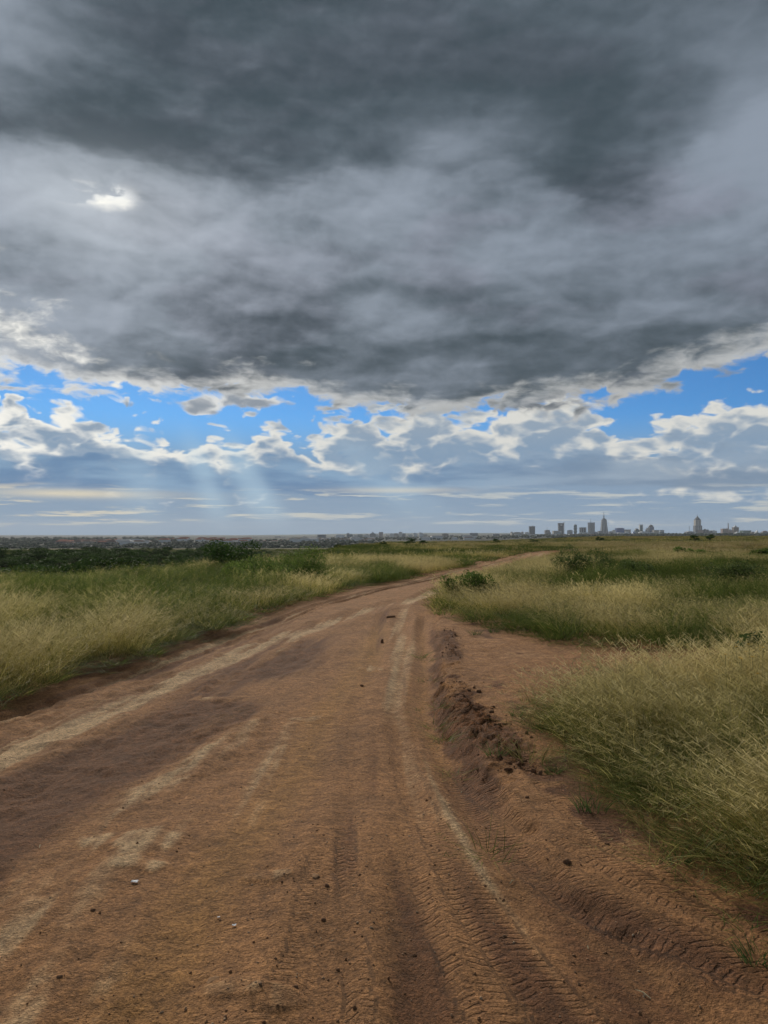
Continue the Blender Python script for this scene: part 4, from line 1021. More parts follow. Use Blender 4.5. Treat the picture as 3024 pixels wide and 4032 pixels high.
for f0, f1 in ((2370.5, 2372.6), (2377.2, 2379.0), (2384.4, 2386.4)):
    MB().frus((t.X(f0), t.X(f1), -21, -19.4), t.Z(2099), (t.X(2378 + (f0 - 2378.5) * 0.66), t.X(2378 + (f1 - 2378.5) * 0.66), -14, -12.6), t.Z(2047)).build('fin', M_FIN, t.o)
t.box('crown', M_CONC, 2371, 2385.4, 2043.6, 2046, 0.55); t.box('crown', M_DKMET, 2374, 2382, 2041.5, 2043.6, 0.4)
for cx_ in (2371.3, 2385): t.mast('pinnacle', cx_, 2042.2, 2046, 0.9, 0.4)
MB().lathe([(3.4, t.Z(2042.5)), (2.9, t.Z(2032)), (1.5, t.Z(2028)), (1.1, t.Z(2020)), (0.4, t.Z(2013))], 8, t.X(2378), 0).build('spire', M_DKMET, t.o)
t = Tower('office_block', 'grey block with set-back top, just right of the spired tower', 2398, 2422, 4900); t.box('wall', F_GREY, 2398, 2411, 2092); t.box('wing', F_PALE, 2411.3, 2422, 2088, None, 0.9); t.roofbox(2414, 2420, 2086.5, 2088)
t = Tower('office_block', 'broad bright blue glass block', 2424, 2454, 4950)
t.box('wall', F_BLUE, 2424, 2454, 2081.5); t.box('cornice', M_BGLASS, 2423.5, 2454.5, 2080, 2081.5, 1.04); t.roofbox(2432, 2450, 2078.6, 2080)
t = Tower('office_block', 'white low building in front of the blue glass block', 2430, 2461, 4820); t.box('wall', F_WHITE, 2430, 2461, 2097.5); t.roofbox(2436, 2446, 2095.8, 2097.5)
t = Tower('office_block', 'beige block with flat overhanging roof, right of the blue block', 2454.8, 2481, 4980); t.box('wall', F_BEIGE, 2455, 2480, 2087); t.box('roof_slab', M_CONC, 2454.8, 2481, 2085, 2087, 1.05)
t = Tower('office_tower', 'narrow white block rising before the beige block', 2462, 2474, 4860); t.box('shaft', F_WHITE, 2462, 2474, 2093); t.roofbox(2465, 2471, 2091.6, 2093)
t = Tower('glass_pyramid', 'small blue glass pyramid roof left of the domed tower', 2484, 2506, 4880, depth=26); MB().frus((t.X(2484), t.X(2506), -13, 13), 0, (t.X(2494), t.X(2497), -1, 1), t.Z(2092)).build('roof', M_BGLASS, t.o); t.box('base', M_CONC, 2484, 2506, 2109, None, 1.02)
t = Tower('office_block', 'dark teal block with a stepped gabled roof', 2499, 2516, 5000); t.box('wall', F_TEAL, 2499, 2516, 2087); MB().frus((t.X(2500), t.X(2515), -10, 10), t.Z(2087), (t.X(2504), t.X(2509), -4, 4), t.Z(2081)).build('roof', M_DKMET, t.o); t.mast('mast', 2502, 2078.5, 2085, 0.6, 0.4)
t = Tower('office_tower', 'slender pale glass tower framed in white', 2517, 2530, 5040)
t.box('shaft', F_TEAL, 2518.2, 2528.8, 2068); t.box('frame', M_WHITE, 2517, 2519, 2065, None, 1.02); t.box('frame', M_WHITE, 2528, 2530, 2065, None, 1.02); t.box('frame', M_WHITE, 2519.1, 2527.9, 2065.2, 2067, 1.02)
t = Tower('office_tower', 'blue-grey tower with a dome and finial', 2554, 2572, 5000, depth=28)
t.box('shaft', F_GREY, 2554, 2572, 2074); t.fins('bay', M_BGLASS, 2556, 2570, 2, 2075, 2104, 0.5); MB().lathe([(8.8 * t.k, t.Z(2074)), (8.4 * t.k, t.Z(2071.5)), (6.2 * t.k, t.Z(2068.5)), (3 * t.k, t.Z(2067)), (1, t.Z(2066.5))], 14).build('dome', M_DKMET, t.o); t.mast('finial', 2563, 2061.5, 2067, 0.9, 0.3)
t = Tower('office_block', 'slim stepped block tucked left of the domed tower', 2542, 2552.5, 5010); t.box('wall', F_PALE, 2545, 2552.5, 2079); t.box('wing', F_GREY, 2542, 2544.8, 2085, None, 0.8)
t = Tower('office_block', 'very wide white low block below the domed tower', 2516, 2571, 4820, depth=40); t.box('wall', F_WHITE, 2516, 2571, 2095); t.box('attic', F_PALE, 2524, 2546, 2092.3, 2095, 0.8); t.fins('pier', M_FIN, 2516, 2571, 9, 2095.5, 2106, 0.25)
t = Tower('office_block', 'beige square block right of the wide white block', 2571.5, 2592, 4900); t.box('wall', F_BEIGE, 2571.5, 2592, 2089); t.box('parapet', M_CONC, 2571, 2592.5, 2087, 2089, 1.04)
t = Tower('office_block', 'small grey-green block with pale top storey standing alone', 2598, 2613, 4900); t.box('wall', F_TEAL, 2598, 2613, 2094); t.box('top_storey', F_PALE, 2598, 2613, 2088.5, 2094, 0.96); t.box('roof_slab', M_DKMET, 2597.5, 2613.5, 2087, 2088.5, 1.04)
# --- around the cupola tower
t = Tower('radio_mast', 'thin lattice mast left of the cupola tower', 2711, 2717, 4990, 'mast')
for a_ in (2711.5, 2716.5): MB().tube([(t.X(a_), 0, -2), (t.X(2714 + (a_ - 2714) * 0.15), 0, t.Z(2071))], 0.6, 4).build('leg', M_DKMET, t.o)
for q_ in range(8):
    z_ = 6 + q_ * (t.Z(2073) - 6) / 8; hw = 3.4 * (1 - 0.85 * q_ / 8); MB().box(-hw, hw, -0.4, 0.4, z_, z_ + 0.9).build('brace', M_DKMET, t.o)
t = Tower('office_block', 'low grey block with tiered roof below the lattice mast', 2699, 2736, 4900); t.box('wall', F_GREY, 2699, 2727, 2094); t.box('attic', F_PALE, 2706, 2722, 2091.3, 2094, 0.8); t.box('wing', F_PALE, 2727.2, 2736, 2096, None, 0.9)
t = Tower('cupola_tower', 'tall stepped beige tower crowned by a pointed cupola', 2734, 2762, 4980, depth=40)
t.box('podium', F_PINK, 2741.5, 2764, 2086.5, None, 1.1); t.box('shoulder', F_GREY, 2733.5, 2760, 2069.5, None, 0.95); t.box('shaft', F_BEIGE, 2735.5, 2756.5, 2047, None, 0.8); t.fins('fin', M_FIN, 2736.5, 2755.5, 3, 2048, 2086, 0.35, 0.96)
t.box('cornice', M_DKMET, 2736.5, 2755.5, 2044.8, 2047, 0.75); t.box('lantern', F_GREY, 2739, 2753, 2040.5, 2044.8, 0.55)
MB().lathe([(7.5 * t.k, t.Z(2040.5)), (6.5 * t.k, t.Z(2038.5)), (3.0 * t.k, t.Z(2035)), (1.6 * t.k, t.Z(2032)), (0.8, t.Z(2030))], 10, t.X(2746)).build('cupola', M_CONC, t.o); t.mast('finial', 2746, 2024.5, 2031, 0.9, 0.3)
t = Tower('office_block', 'grey-blue block right of the cupola tower', 2771, 2787.5, 4950); t.box('wall', F_GREY, 2771, 2787, 2085); t.box('corner', F_DARK, 2780, 2787.5, 2086, None, 1.05); t.roofbox(2773, 2778, 2082.5, 2085)
t = Tower('office_block', 'pale terrace-roofed block between cupola tower and pink slab', 2791, 2818, 4900); t.box('wall', F_GREY, 2791, 2800, 2089); t.box('wing', F_PALE, 2800.3, 2818, 2090.5); t.box('attic', F_PALE, 2803, 2813, 2088.3, 2090.5, 0.7)
t = Tower('office_block', 'long pinkish slab with three bays, second group from the right', 2841, 2866, 4980); t.box('wall', F_PINK, 2841, 2866, 2082); t.fins('bay', F_BROWN, 2842, 2865, 3, 2083, 2102, 0.4); t.roofbox(2846, 2850, 2081, 2082); t.roofbox(2858, 2864, 2080.6, 2082)
t = Tower('obelisk_tower', 'slim dark blade-like tower rising behind the pinkish slab', 2864.5, 2870, 5050, depth=9); MB().frus((t.X(2865), t.X(2870), -4, 4), -3, (t.X(2866), t.X(2868), -2, 2), t.Z(2059.5)).build('shaft', F_BROWN, t.o); t.mast('tip', 2867, 2057.5, 2061, 0.7, 0.3)
t = Tower('office_block', 'lower pale pink block joining the slab and the pyramid-roofed tower', 2866.5, 2884.5, 4960); t.box('wall', F_PINK, 2866.5, 2884.5, 2088); t.box('attic', F_PALE, 2868, 2876, 2084, 2088, 0.7)
t = Tower('office_tower', 'squat brown tower with a pale pyramid roof and finial', 2885, 2905, 4990, depth=30); t.box('shaft', F_BROWN, 2885, 2905, 2077.5); t.box('cornice', M_CONC, 2884.5, 2905.5, 2075.8, 2077.5, 1.05)
MB().frus((t.X(2888), t.X(2902), -10, 10), t.Z(2075.8), (t.X(2894), t.X(2896), -1, 1), t.Z(2069)).build('roof', M_ROOFG, t.o); t.mast('finial', 2895, 2065, 2070, 0.8, 0.3)
t = Tower('office_block', 'white low building right of the pyramid-roofed tower', 2896, 2921, 4800); t.box('wall', F_WHITE, 2896, 2921, 2096); t.roofbox(2900, 2907, 2093.8, 2096, M_WHITE)
t = Tower('office_block', 'long green-walled block on the right', 2918, 2951, 4880); t.box('wall', F_GREEN, 2918, 2951, 2090.5); t.box('roof_slab', M_DKMET, 2917, 2952, 2088.8, 2090.5, 1.05); t.mast('mast', 2925, 2084, 2089, 0.5, 0.3)
t = Tower('church', 'white peaked building with twin turrets near the right edge', 2971, 2991, 4700); t.box('wall', M_WHITE, 2973, 2989, 2097); MB().frus((t.X(2975), t.X(2984), -8, 8), t.Z(2097), (t.X(2979), t.X(2980.5), -6, 6), t.Z(2088.5)).build('gable', M_WHITE, t.o); t.mast('turret', 2973.5, 2091, 2098, 2.4, 0.8, M_WHITE); t.mast('turret', 2987.5, 2093, 2098, 2.4, 0.8, M_WHITE)
t = Tower('office_block', 'grey gabled block at the right edge of the skyline', 2998, 3022, 4850); t.box('wall', F_GREY, 2998, 3022, 2096); MB().frus((t.X(2998), t.X(3022), -12, 12), t.Z(2096), (t.X(3008), t.X(3016), -3, 3), t.Z(2090)).build('roof', M_ROOFB, t.o)
t = Tower('office_block', 'dark low block between green-walled block and white turrets', 2957, 2971, 4800); t.box('wall', F_BROWN, 2957, 2971, 2095); t.roofbox(2960, 2966, 2093, 2095)

# --- the paler blocks along the middle of the skyline
MIDB = [  # px0, px1, top, D, mat, label, extra
 (1251, 1283, 2105, 4700, F_DARK, 'dark blue-grey block pair, leftmost bold block of the middle skyline', (1272, 1283, 2106.5, F_GREY)),
 (1323, 1357, 2106, 4900, F_WHITE, 'wide white block right of the dark pair', (1330, 1345, 2104.6, F_PALE)),
 (1365, 1376, 2100, 4900, F_GREY, 'narrow block with roof mast in the middle skyline', 'mast'),
 (1376.5, 1389, 2104, 4900, F_TEAL, 'greenish block beside the narrow mast block', None),
 (1392, 1408, 2106, 5000, F_PALE, 'pale block left of the green-grey slab', None),
 (1408.5, 1428, 2104.5, 5000, F_TEAL, 'green-grey slab in the middle skyline', None),
 (1430, 1456, 2106, 5000, F_PALE, 'long pale block left of the peaked block', (1440, 1450, 2104, F_GREY)),
 (1457, 1479, 2101, 5000, F_GREY, 'peaked grey block with pyramid top, middle skyline', 'peak'),
 (1480, 1491, 2104, 5000, F_WHITE, 'small white block left of the reddish tower', None),
 (1492, 1508, 2096, 5000, F_PINK, 'reddish-brown tower with pale edges, middle skyline', 'crown'),
 (1520, 1533, 2106, 5100, F_PALE, 'low pale block right of the reddish tower', None),
 (1534, 1551, 2101, 5100, F_PALE, 'cream block, left half of the cream pair', None),
 (1551.5, 1569, 2100, 5100, F_BEIGE, 'cream block, right half of the cream pair', None),
 (1570, 1584, 2095, 5100, F_PALE, 'tallest cream slab of the middle skyline', (1573, 1580, 2094, F_GREY)),
 (1584.5, 1597, 2101, 5050, F_GREY, 'grey slab just right of the tallest cream slab', None),
 (1606, 1624, 2105, 5100, F_PALE, 'low pale blocks with uneven roof', (1612, 1619, 2103.4, F_WHITE)),
 (1629, 1643, 2099, 5100, F_WHITE, 'white square tower right of the uneven pale blocks', None),
 (1650, 1666, 2098, 5100, F_WHITE, 'white stepped tower, right of the white square tower', (1652, 1659, 2096.5, F_PALE)),
 (1667, 1682, 2104, 5100, F_BEIGE, 'low beige block at the right of the white towers', None),
 (1741, 1765, 2101.5, 4900, F_BROWN, 'brown flat-topped block standing alone', (1746, 1760, 2100, F_BROWN)),
 (1772, 1785, 2106, 5100, F_GREY, 'little grey block right of the lone brown block', None),
 (1812, 1830, 2105.5, 5200, F_PALE, 'faint pale block left of the dark block with crane', None),
 (1849, 1880, 2098.5, 4700, F_GREY, 'dark grey block with two roof cranes', 'cranes'),
 (1940, 1965, 2102, 4800, F_GREY, 'low grey block left of the city centre trees', (1946, 1958, 2100.5, F_PALE)),
 (1972, 2000, 2104, 4800, F_BEIGE, 'low beige block nearest left of the stepped parapet block', None),
 (900, 931, 2119, 5600, F_TEAL, 'hazy greenish block above the left suburb', None),
 (966, 988, 2118, 5800, F_TEAL, 'faint hazy slab left of the wide hazy block', None),
 (992, 1036, 2115, 5700, F_TEAL, 'wide hazy block with roof cranes above the salmon flats', 'cranes'),
 (1050, 1080, 2116, 5800, F_TEAL, 'hazy slab above the right of the salmon flats', None),
 (1083, 1107, 2112.5, 5800, F_GREY, 'taller hazy slab above the salmon flats', None),
 (1108, 1126, 2114, 5600, F_PALE, 'hazy pale block right of the salmon flats', None),
 (1132, 1168, 2115.5, 5900, F_TEAL, 'long faint block between salmon flats and dark pair', None),
 (1192, 1206, 2112.5, 5800, F_GREY, 'small hazy block left of the dark pair', None),
 (1212, 1246, 2115, 5900, F_TEAL, 'very faint long block next to the dark pair', None),
 (563, 598, 2125, 5300, F_GREY, 'lone hazy rectangular block above the far left suburb', None),
 (414, 425, 2128, 5300, F_GREY, 'tiny hazy tower on the far left skyline', None),
 (792, 821, 2122.5, 5500, F_PALE, 'hazy pale stepped block above the left suburb', (797, 812, 2121, F_PALE)),
 (752, 772, 2124, 5600, F_TEAL, 'small faint block left of the hazy stepped block', None),
]
for px0, px1, top, D, mt, lb, ex in MIDB:
    t = Tower('apartment_block', lb, px0, px1, D, 'building')
    t.box('wall', mt, px0, px1, top)
    w = px1 - px0
    if ex == 'mast': t.mast('mast', px0 + w * 0.7, top - 4, top, 0.7, 0.4); t.roofbox(px0 + 2, px1 - 3, top - 1.2, top)
    elif ex == 'peak': MB().frus((t.X(px0 + 3), t.X(px1 - 3), -10, 10), t.Z(top), (t.X(px0 + w / 2 - 1), t.X(px0 + w / 2 + 1), -1, 1), t.Z(top - 6)).build('roof', M_ROOFG, t.o)
    elif ex == 'crown': t.box('crown', M_WHITE, px0 - 0.4, px1 + 0.4, top - 1.2, top, 1.04); t.fins('edge', M_FIN, px0, px1, 2, top, top + 18, 0.18)
    elif ex == 'cranes':
        for f in (0.25, 0.7):
            cpx = px0 + w * f; t.mast('crane_mast', cpx, top - 4.5, top, 0.6, 0.5, M_YEL); MB().box(t.X(cpx - 3), t.X(cpx + 5), -0.4, 0.4, t.Z(top - 4.4), t.Z(top - 4.0)).build('crane_jib', M_YEL, t.o)
    elif ex: t.box('attic', ex[3], ex[0], ex[1], ex[2], top, 0.85)
    else: t.roofbox(px0 + w * 0.25, px0 + w * 0.6, top - 1.1, top)
# --- salmon flats
for i, (px0, px1, top) in enumerate([(989, 1012, 2131), (1013, 1028, 2128.5), (1029, 1052, 2129), (1053, 1068, 2127.5), (1069, 1098, 2129), (1100, 1131, 2127)]):
    t = Tower('apartment_block', 'salmon brick apartment block, number %s from the left in the long row' % ('one two three four five six'.split()[i]), px0, px1, 3000, 'building', 'row of salmon flats')
    t.box('wall', F_SALMON, px0, px1, top); t.box('roof', M_ROOFR, px0 - 0.5, px1 + 0.5, top - 1.0, top, 1.1); t.fins('stair_bay', F_BROWN, px0, px1, 2, top + 0.5, top + 14, 0.15)
# --- houses and sheds of the suburb, many alike
R3 = random.Random(5)
def house_meshes(w, d, h, rf):
    a = MB().box(-w / 2, w / 2, -d / 2, d / 2, -3, h).mesh('wall')
    b = MB().frus((-w / 2 - 0.7, w / 2 + 0.7, -d / 2 - 0.7, d / 2 + 0.7), h, (-w / 2 + d * 0.3, w / 2 - d * 0.3, -0.4, 0.4), h + rf).mesh('roof')
    return a, b
HM = []
for wmat, rmat in ((M_WHITE, M_ROOFR), (M_WHITE, M_ROOFG), (F_BEIGE, M_ROOFB), (F_BROWN, M_ROOFR), (M_WHITE, M_ROOFB)):
    a, b = house_meshes(R3.uniform(13, 20), 10, R3.uniform(4, 7), R3.uniform(2, 3.2)); a.materials.append(wmat); b.materials.append(rmat); HM.append((a, b))
ZONES = [(235, 470, 1900, 2500, 26, 'tiny brown-roofed house in the far left suburb', 'houses of the far left suburb', (2, 3)), (470, 620, 2000, 2400, 14, 'tiny pale house below the hazy lone block', 'houses below the lone hazy block', (1, 4)),
         (600, 980, 2300, 3200, 26, 'tiny red-roofed house in the suburb left of the salmon flats', 'houses left of the salmon flats', (0, 0)), (1132, 1480, 2500, 3300, 24, 'tiny white-walled house right of the salmon flats', 'houses right of the salmon flats', (1, 4)),
         (1660, 1900, 2900, 3600, 10, 'tiny white house below the lone brown block', 'houses below the brown block', (1, 4)), (2030, 2360, 3400, 4300, 14, 'tiny pale house at the foot of the city centre', 'houses at the foot of the centre', (1, 4))]
for p0, p1, d0, d1, n, lb, gr, kinds in ZONES:
    for i in range(n):
        D = R3.uniform(d0, d1); px = R3.uniform(p0, p1); x = from_px(px, D); a, b = HM[R3.choice(kinds)]
        o = tag(empty('house', (x, D, ground_at(x, D)), R3.uniform(-0.4, 0.4)), lb, 'house', gr); s = R3.uniform(0.9, 1.5); o.scale = (s * R3.uniform(1.0, 2.0), s, s * 1.15)
        link('wall', a, o); link('roof', b, o)
SH = [(1150, 1195, 2137, 2900, 'long white shed roof right of the salmon flats'), (1205, 1262, 2138, 2800, 'longest white warehouse in front of the dark pair'), (470, 545, 2150, 2100, 'long pale shed in the left suburb'), (550, 610, 2147, 2150, 'white warehouse below the lone hazy block'),
      (350, 460, 2148, 2100, 'long brown terrace in the far left suburb'), (1682, 1716, 2124, 3300, 'white block below the lone brown block'), (1420, 1475, 2131, 3000, 'white gabled shed below the peaked block'), (2105, 2155, 2111, 4200, 'low white wall-like shed below the dark square tower'), (2560, 2640, 2107, 4300, 'long pale shed roofs below the wide white block')]
for px0, px1, top, D, lb in SH:
    t = Tower('warehouse', lb, px0, px1, D, 'warehouse', depth=24); br = 'brown' in lb
    t.box('wall', F_BROWN if br else M_WHITE, px0, px1, top + 2.2); MB().frus((t.X(px0 - 0.6), t.X(px1 + 0.6), -13, 13), t.Z(top + 2.2), (t.X(px0 + 1), t.X(px1 - 1), -0.5, 0.5), t.Z(top)).build('roof', M_ROOFB if br else M_ROOFG, t.o)
# --- trees between the houses: a far-off wood that reads as one dark mass
def far_wood(name, label, belts, seed):
    r = np.random.default_rng(seed); bm = bmesh.new(); bmesh.ops.create_icosphere(bm, subdivisions=2, radius=1.0)
    bv = np.array([v.co[:] for v in bm.verts]); bf = np.array([[v.index for v in f.verts] for f in bm.faces]); bm.free()
    V, F = [], []
    for p0, p1, d0, d1, n, h0, h1 in belts:
        for k in range(n):
            D = r.uniform(d0, d1); px = r.uniform(p0, p1); x = (px - 1512) / FPX * D; h = r.uniform(h0, h1); w = h * r.uniform(0.5, 0.95)
            jit = 1 + 0.45 * (fb(bv[:, 0] * 1.9 + k * 3.1, bv[:, 1] * 1.9 + bv[:, 2] * 2.3, 7, 2) - 0.5) * 2
            v = bv * jit[:, None] * np.array([w, w, h * 0.5]) + np.array([x, D, ground_at(x, D) + h * 0.42]); b = len(V) * len(bv)
            V.append(v); F.append(bf + b)
    me = fast_mesh(name, np.concatenate(V), np.concatenate(F), False)
    return tag(link(name, me, None, M_FARTREE), label, 'trees', kind='stuff')
def fartree_material():
    m, t, out = material('far_tree_foliage'); n = noise(t, opos(t), 0.25, 5.0, 0.7); n2 = noise(t, opos(t), 0.02, 2.0)
    c = mix(t, sm(t, n + (n2 - 0.5) * 0.5, 0.35, 0.68), (0.016, 0.032, 0.014), (0.046, 0.074, 0.030)); bsdf(t, out, c, 0.9, bump(t, n, 1.0, 2.0), 0.1); return m
M_FARTREE = fartree_material()
far_wood('distant_wood', 'dark belt of trees along the left suburb', [(-200, 1500, 1700, 3300, 650, 5, 9), (-200, 700, 2300, 4200, 320, 8, 15), (-200, 1300, 950, 1700, 700, 4, 8), (-200, 1500, 1600, 2300, 350, 4, 7)], 21)
far_wood('distant_wood', 'dark tree line at the foot of the city centre', [(1150, 2000, 3000, 4600, 380, 6, 10), (2000, 3300, 3000, 4700, 560, 8, 14), (2400, 3300, 3600, 4600, 220, 9, 16)], 22)
# --- low blue hills far behind
hx = np.linspace(-9000, 9000, 160); hy = np.linspace(9600, 12600, 14); HX, HY = np.meshgrid(hx, hy)
hz = -40 + (fb(HX / 1600, HY / 1600, 401, 4) * 80 - 10) * np.sin(np.clip((HY - 9600) / 3000, 0, 1) * math.pi) * (0.35 + 0.65 * ss(-3500, 500, HX) * ss(3500, 1200, HX))
tag(link('hills', fast_mesh('hills', np.stack([HX, HY, hz], -1).reshape(-1, 3), grid_quads(14, 160)), None, M_FARTREE), 'faint low hills behind the middle of the city', None, kind='structure')

# ------------------------------------------------------------------ small things on the track
M_STONE = plain_material('stone', (0.26, 0.155, 0.085), 0.95, 60.0, 0.4, 0.05); M_STONE_D = plain_material('dark_clod', (0.20, 0.112, 0.064), 0.95, 40.0, 0.5, 0.05); M_STONE_P = plain_material('pale_stone', (0.36, 0.25, 0.155), 0.95, 60.0, 0.35, 0.05)
M_PAPER = plain_material('white_scrap', (0.80, 0.80, 0.80), 0.6, 40.0, 0.08); M_GREYST = plain_material('bluish_stone', (0.26, 0.22, 0.19), 0.95, 60.0, 0.4, 0.05); M_STRAW = plain_material('dry_stalk', (0.50, 0.40, 0.24), 0.8, 60.0, 0.2)
def rock_mesh(seed, sx, sy, sz, rough=0.5):
    r = np.random.default_rng(seed); bm = bmesh.new(); bmesh.ops.create_icosphere(bm, subdivisions=3, radius=1.0)
    for v in bm.verts:
        c = v.co; k = 1 + rough * (float(fb(np.array([c.x * 1.6 + seed]), np.array([c.y * 1.6 + c.z * 1.3]), seed, 3)[0]) - 0.5) * 2
        v.co = Vector((c.x * sx * k, c.y * sy * k, c.z * sz * k))
    me = bpy.data.meshes.new('stone'); bm.to_mesh(me); bm.free(); me.polygons.foreach_set('use_smooth', [True] * len(me.polygons)); return me
def on_soil(px, py):
    D = EYE * FPX / (py - HORIZON)
    for _ in range(6):
        x = from_px(px, D); D = (EYE - SOILZ(x, D)) * FPX / (py - HORIZON)
    return from_px(px, D), D
STONES = [(2169, 2816, 0.13, 0.10, 0.055, M_STONE_P, 'flat pale stone on the bare soil beside the right grass'), (2224, 3381, 0.022, 0.018, 0.016, M_STONE_D, 'dark clod lying on the tyre marks at the right'), (1277, 3600, 0.012, 0.011, 0.009, M_STONE_D, 'dark pebble at the centre bottom of the track'),
          (1170, 3858, 0.010, 0.009, 0.008, M_STONE_D, 'small dark pebble near the bottom edge left of centre'), (383, 3564, 0.010, 0.009, 0.007, M_STONE_D, 'lone dark pebble on the smooth left foreground'), (255, 3818, 0.012, 0.010, 0.006, M_STONE_D, 'dark pebble in the lower left corner'),
          (850, 3832, 0.040, 0.022, 0.010, M_STONE, 'flat tan stone half sunk at the bottom, left of centre'), (1245, 3430, 0.030, 0.02, 0.008, M_STONE, 'flat brown stone in the narrow tread mark'), (1290, 3470, 0.014, 0.012, 0.010, M_STONE_D, 'dark stone at the end of the narrow tread mark'),
          (1505, 2530, 0.022, 0.020, 0.06, M_STONE_D, 'upright dark clod in the middle of the track'), (1540, 2425, 0.13, 0.035, 0.022, M_STONE_D, 'long dark lump lying at the fork of the ruts'), (1425, 2698, 0.025, 0.02, 0.018, M_STONE_D, 'dark clod at the edge of the centre rut'),
          (2380, 3310, 0.015, 0.012, 0.009, M_STONE_D, 'small dark clod on the verge soil'), (2070, 3130, 0.014, 0.012, 0.010, M_STONE_D, 'small clod below the mud ridge')]
for i, (px, py, sx, sy, sz, mt, lb) in enumerate(STONES):
    x, D = on_soil(px, py); me = rock_mesh(600 + i, sx, sy, sz); me.materials.append(mt)
    o = link('stone', me); o.location = (x, D, SOILZ(x, D) + sz * (0.25 if mt is M_STONE_D else -0.25)); o.rotation_euler = (0, 0, i * 0.7); tag(o, lb, 'stone')
def scrap(px, py, s, label, mat, seed):
    x, D = on_soil(px, py); r = np.random.default_rng(seed); n = 6; V = []
    for j in range(n):
        for i in range(n): V.append(((i - 2.5) * s / 5 + r.normal(0, s * 0.05), (j - 2.5) * s / 7 + r.normal(0, s * 0.05), s * 0.18 * r.uniform()))
    o = link('paper_scrap', fast_mesh('paper_scrap', V, grid_quads(n, n), False), None, mat); o.location = (x, D, SOILZ(x, D) + 0.006); so = o.modifiers.new('thick', 'SOLIDIFY'); so.thickness = 0.001
    tag(o, label, 'litter')
scrap(543, 3458, 0.034, 'crumpled white scrap on the left foreground', M_PAPER, 1); scrap(930, 3625, 0.018, 'tiny white scrap in the gritty foreground', M_PAPER, 2); scrap(870, 3593, 0.012, 'tiniest white fleck above the gritty foreground', M_PAPER, 3)
for i, (px, py, L, a, lb) in enumerate([(2010, 3460, 0.05, 0.9, 'short dry stalk lying on the right tyre marks'), (2515, 3890, 0.07, 2.2, 'curled dry leaf stalk on the lower right tyre marks'), (172, 3322, 0.05, 1.9, 'pale stalk on the dark left soil'), (1815, 3112, 0.04, 1.2, 'pale stalk near the start of the tyre marks'), (2303, 3712, 0.02, 1.5, 'white splinter between the lower right tyre marks')]):
    x, D = on_soil(px, py); c_, s_ = math.cos(a) * L / 2, math.sin(a) * L / 2
    o = MB().tube([(-c_, -s_, 0), (0, 0.004, 0.006), (c_, s_, 0.002)], [0.002, 0.003, 0.001], 5).build('stalk', M_STRAW); o.location = (x, D, SOILZ(x, D) + 0.006); tag(o, lb, 'stalk')
# clods broken off along the mud ridge, and grit everywhere: too many to count
clods = bpy.data.collections.new('clod_shapes')
for k in range(5):
    me = rock_mesh(700 + k, 1.0, 0.8, 0.6, 0.9); me.materials.append(M_STONE_D); clods.objects.link(bpy.data.objects.new('clod_%d' % k, me))
def soil_scatter(name, label, cat, col, X, Y, size, nk, sink=0.2):
    n = len(X); Z = np.array([SOILZ(a, b) for a, b in zip(X, Y)]); s = size
    scatter(name, label, cat, col, np.stack([X, Y, Z + s * sink], 1), rng.integers(0, nk, n), rng.uniform(0, 6.28, (n, 3)), np.stack([s * rng.uniform(0.7, 1.3, n), s * rng.uniform(0.7, 1.3, n), s], 1), {'tone': rng.uniform(0, 1, n)})
cy = np.concatenate([rng.uniform(5.6, 9.2, 300), rng.uniform(10.6, 14.4, 110)]); cxx = ROAD_R(cy) + 0.20 + rng.normal(0, 0.11, len(cy)) + 0.08 * (cy < 8)
soil_scatter('mud_clods', 'dark broken clods along the mud ridge at the right lip', 'mud clods', clods, cxx, cy, 0.005 + 0.022 * rng.uniform(0, 1, len(cy)) ** 3.5, 5, -0.25)
grit = bpy.data.collections.new('grit_shapes')
def grit_material():
    m, t, out = material('grit'); tn = at(t, 'tone', 'INSTANCER')
    bsdf(t, out, mix(t, sm(t, tn, 0.55, 1.0), mix(t, tn, (0.20, 0.105, 0.05), (0.34, 0.19, 0.10)), (0.42, 0.30, 0.19)), 0.9); return m
M_GRIT = grit_material()
for k in range(4):
    me = rock_mesh(720 + k, 1.0, 0.85, 0.65, 0.6); me.materials.append(M_GRIT); grit.objects.link(bpy.data.objects.new('grit_%d' % k, me))
n = 9000; Y = 2.4 + 7.0 * rng.uniform(0, 1, n) ** 1.8; X = rng.uniform(-0.55, 0.42, n) * Y
kp = (X > ROAD_L(Y)) & (X < SHEET_R(Y) - 0.5) & (inside(BARE, X, Y) + (X < ROAD_R(Y)) * 5 > 0) & (rng.uniform(size=n) < 0.15 + 1.3 * np.clip(fb(X * 1.3, Y * 0.8, 811, 3) - 0.35, 0, 1) + 0.6 * g(X + 0.45, 0.35) * (Y < 4.2)); X, Y = X[kp], Y[kp]
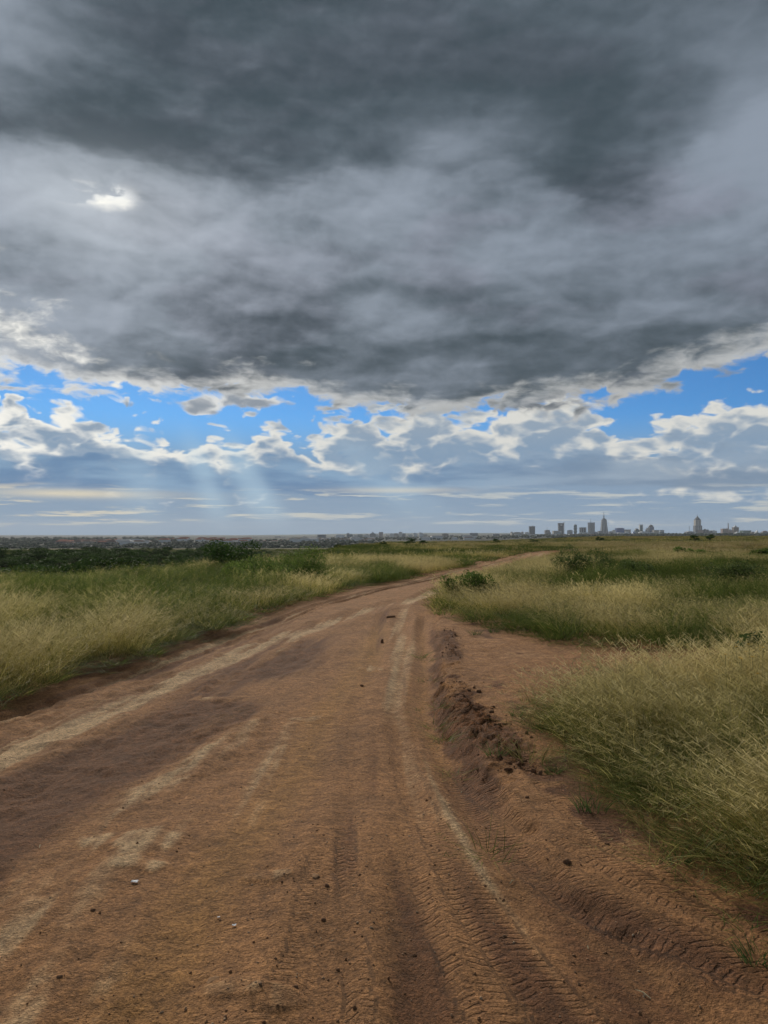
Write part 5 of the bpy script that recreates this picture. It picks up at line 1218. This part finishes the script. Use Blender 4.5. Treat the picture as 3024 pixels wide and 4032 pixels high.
soil_scatter('grit', 'loose grit and small pebbles strewn over the near track', 'grit', grit, X, Y, 0.002 + 0.006 * rng.uniform(0, 1, len(X)) ** 4, 4, -0.1)
# yellow flowers at the right edge
M_PETAL = plain_material('yellow_petal', (0.72, 0.42, 0.02), 0.6, 30.0, 0.1); M_STEMG = plain_material('flower_stem', (0.06, 0.10, 0.03), 0.8, 30.0, 0.2)
for i, (px, py) in enumerate([(2850, 2575), (2862, 2590), (2905, 2587), (2912, 2592), (2930, 2565), (2942, 2535), (2955, 2585), (2968, 2590), (2985, 2558), (2998, 2548), (2975, 2650), (2872, 2608), (2892, 2545)]):
    D = 7.0 + (i * 37 % 10) * 0.09; x = from_px(px, D); zt = EYE - (py - HORIZON) / FPX * D; zb = ground_at(x, D)
    o = tag(empty('wildflower', (x, D, zb), i), 'small yellow wildflower above the dark green herbs at the right edge', 'flower', 'yellow wildflowers')
    h = zt - zb; MB().tube([(0, 0, 0), (0.01, 0.01, h * 0.6), (0, 0, h)], [0.003, 0.002, 0.002], 4).build('stem', M_STEMG, o)
    mb = MB()
    for q_ in range(7):
        a = q_ * 0.8976; mb.add([(0, 0, h), (0.010 * math.cos(a - 0.4), 0.010 * math.sin(a - 0.4), h + 0.004), (0.020 * math.cos(a), 0.020 * math.sin(a), h + 0.007), (0.010 * math.cos(a + 0.4), 0.010 * math.sin(a + 0.4), h + 0.004)], [(0, 1, 2, 3)])
    mb.build('petals', M_PETAL, o)

# ------------------------------------------------------------------ air over the plain
hm = bpy.data.materials.new('haze_air'); hm.use_nodes = True; ht = hm.node_tree; ht.nodes.clear()
ho = ht.nodes.new('ShaderNodeOutputMaterial'); pv = ht.nodes.new('ShaderNodeVolumePrincipled'); pv.inputs['Color'].default_value = (0.86, 0.92, 1.0, 1); pv.inputs['Density'].default_value = HAZE; pv.inputs['Anisotropy'].default_value = 0.2
ht.links.new(pv.outputs[0], ho.inputs['Volume'])
hb = MB().box(-9300, 9300, -300, 13300, -62, 190).build('haze', hm); tag(hb, 'thin blue-grey haze over the plain and the city', 'haze', kind='stuff')
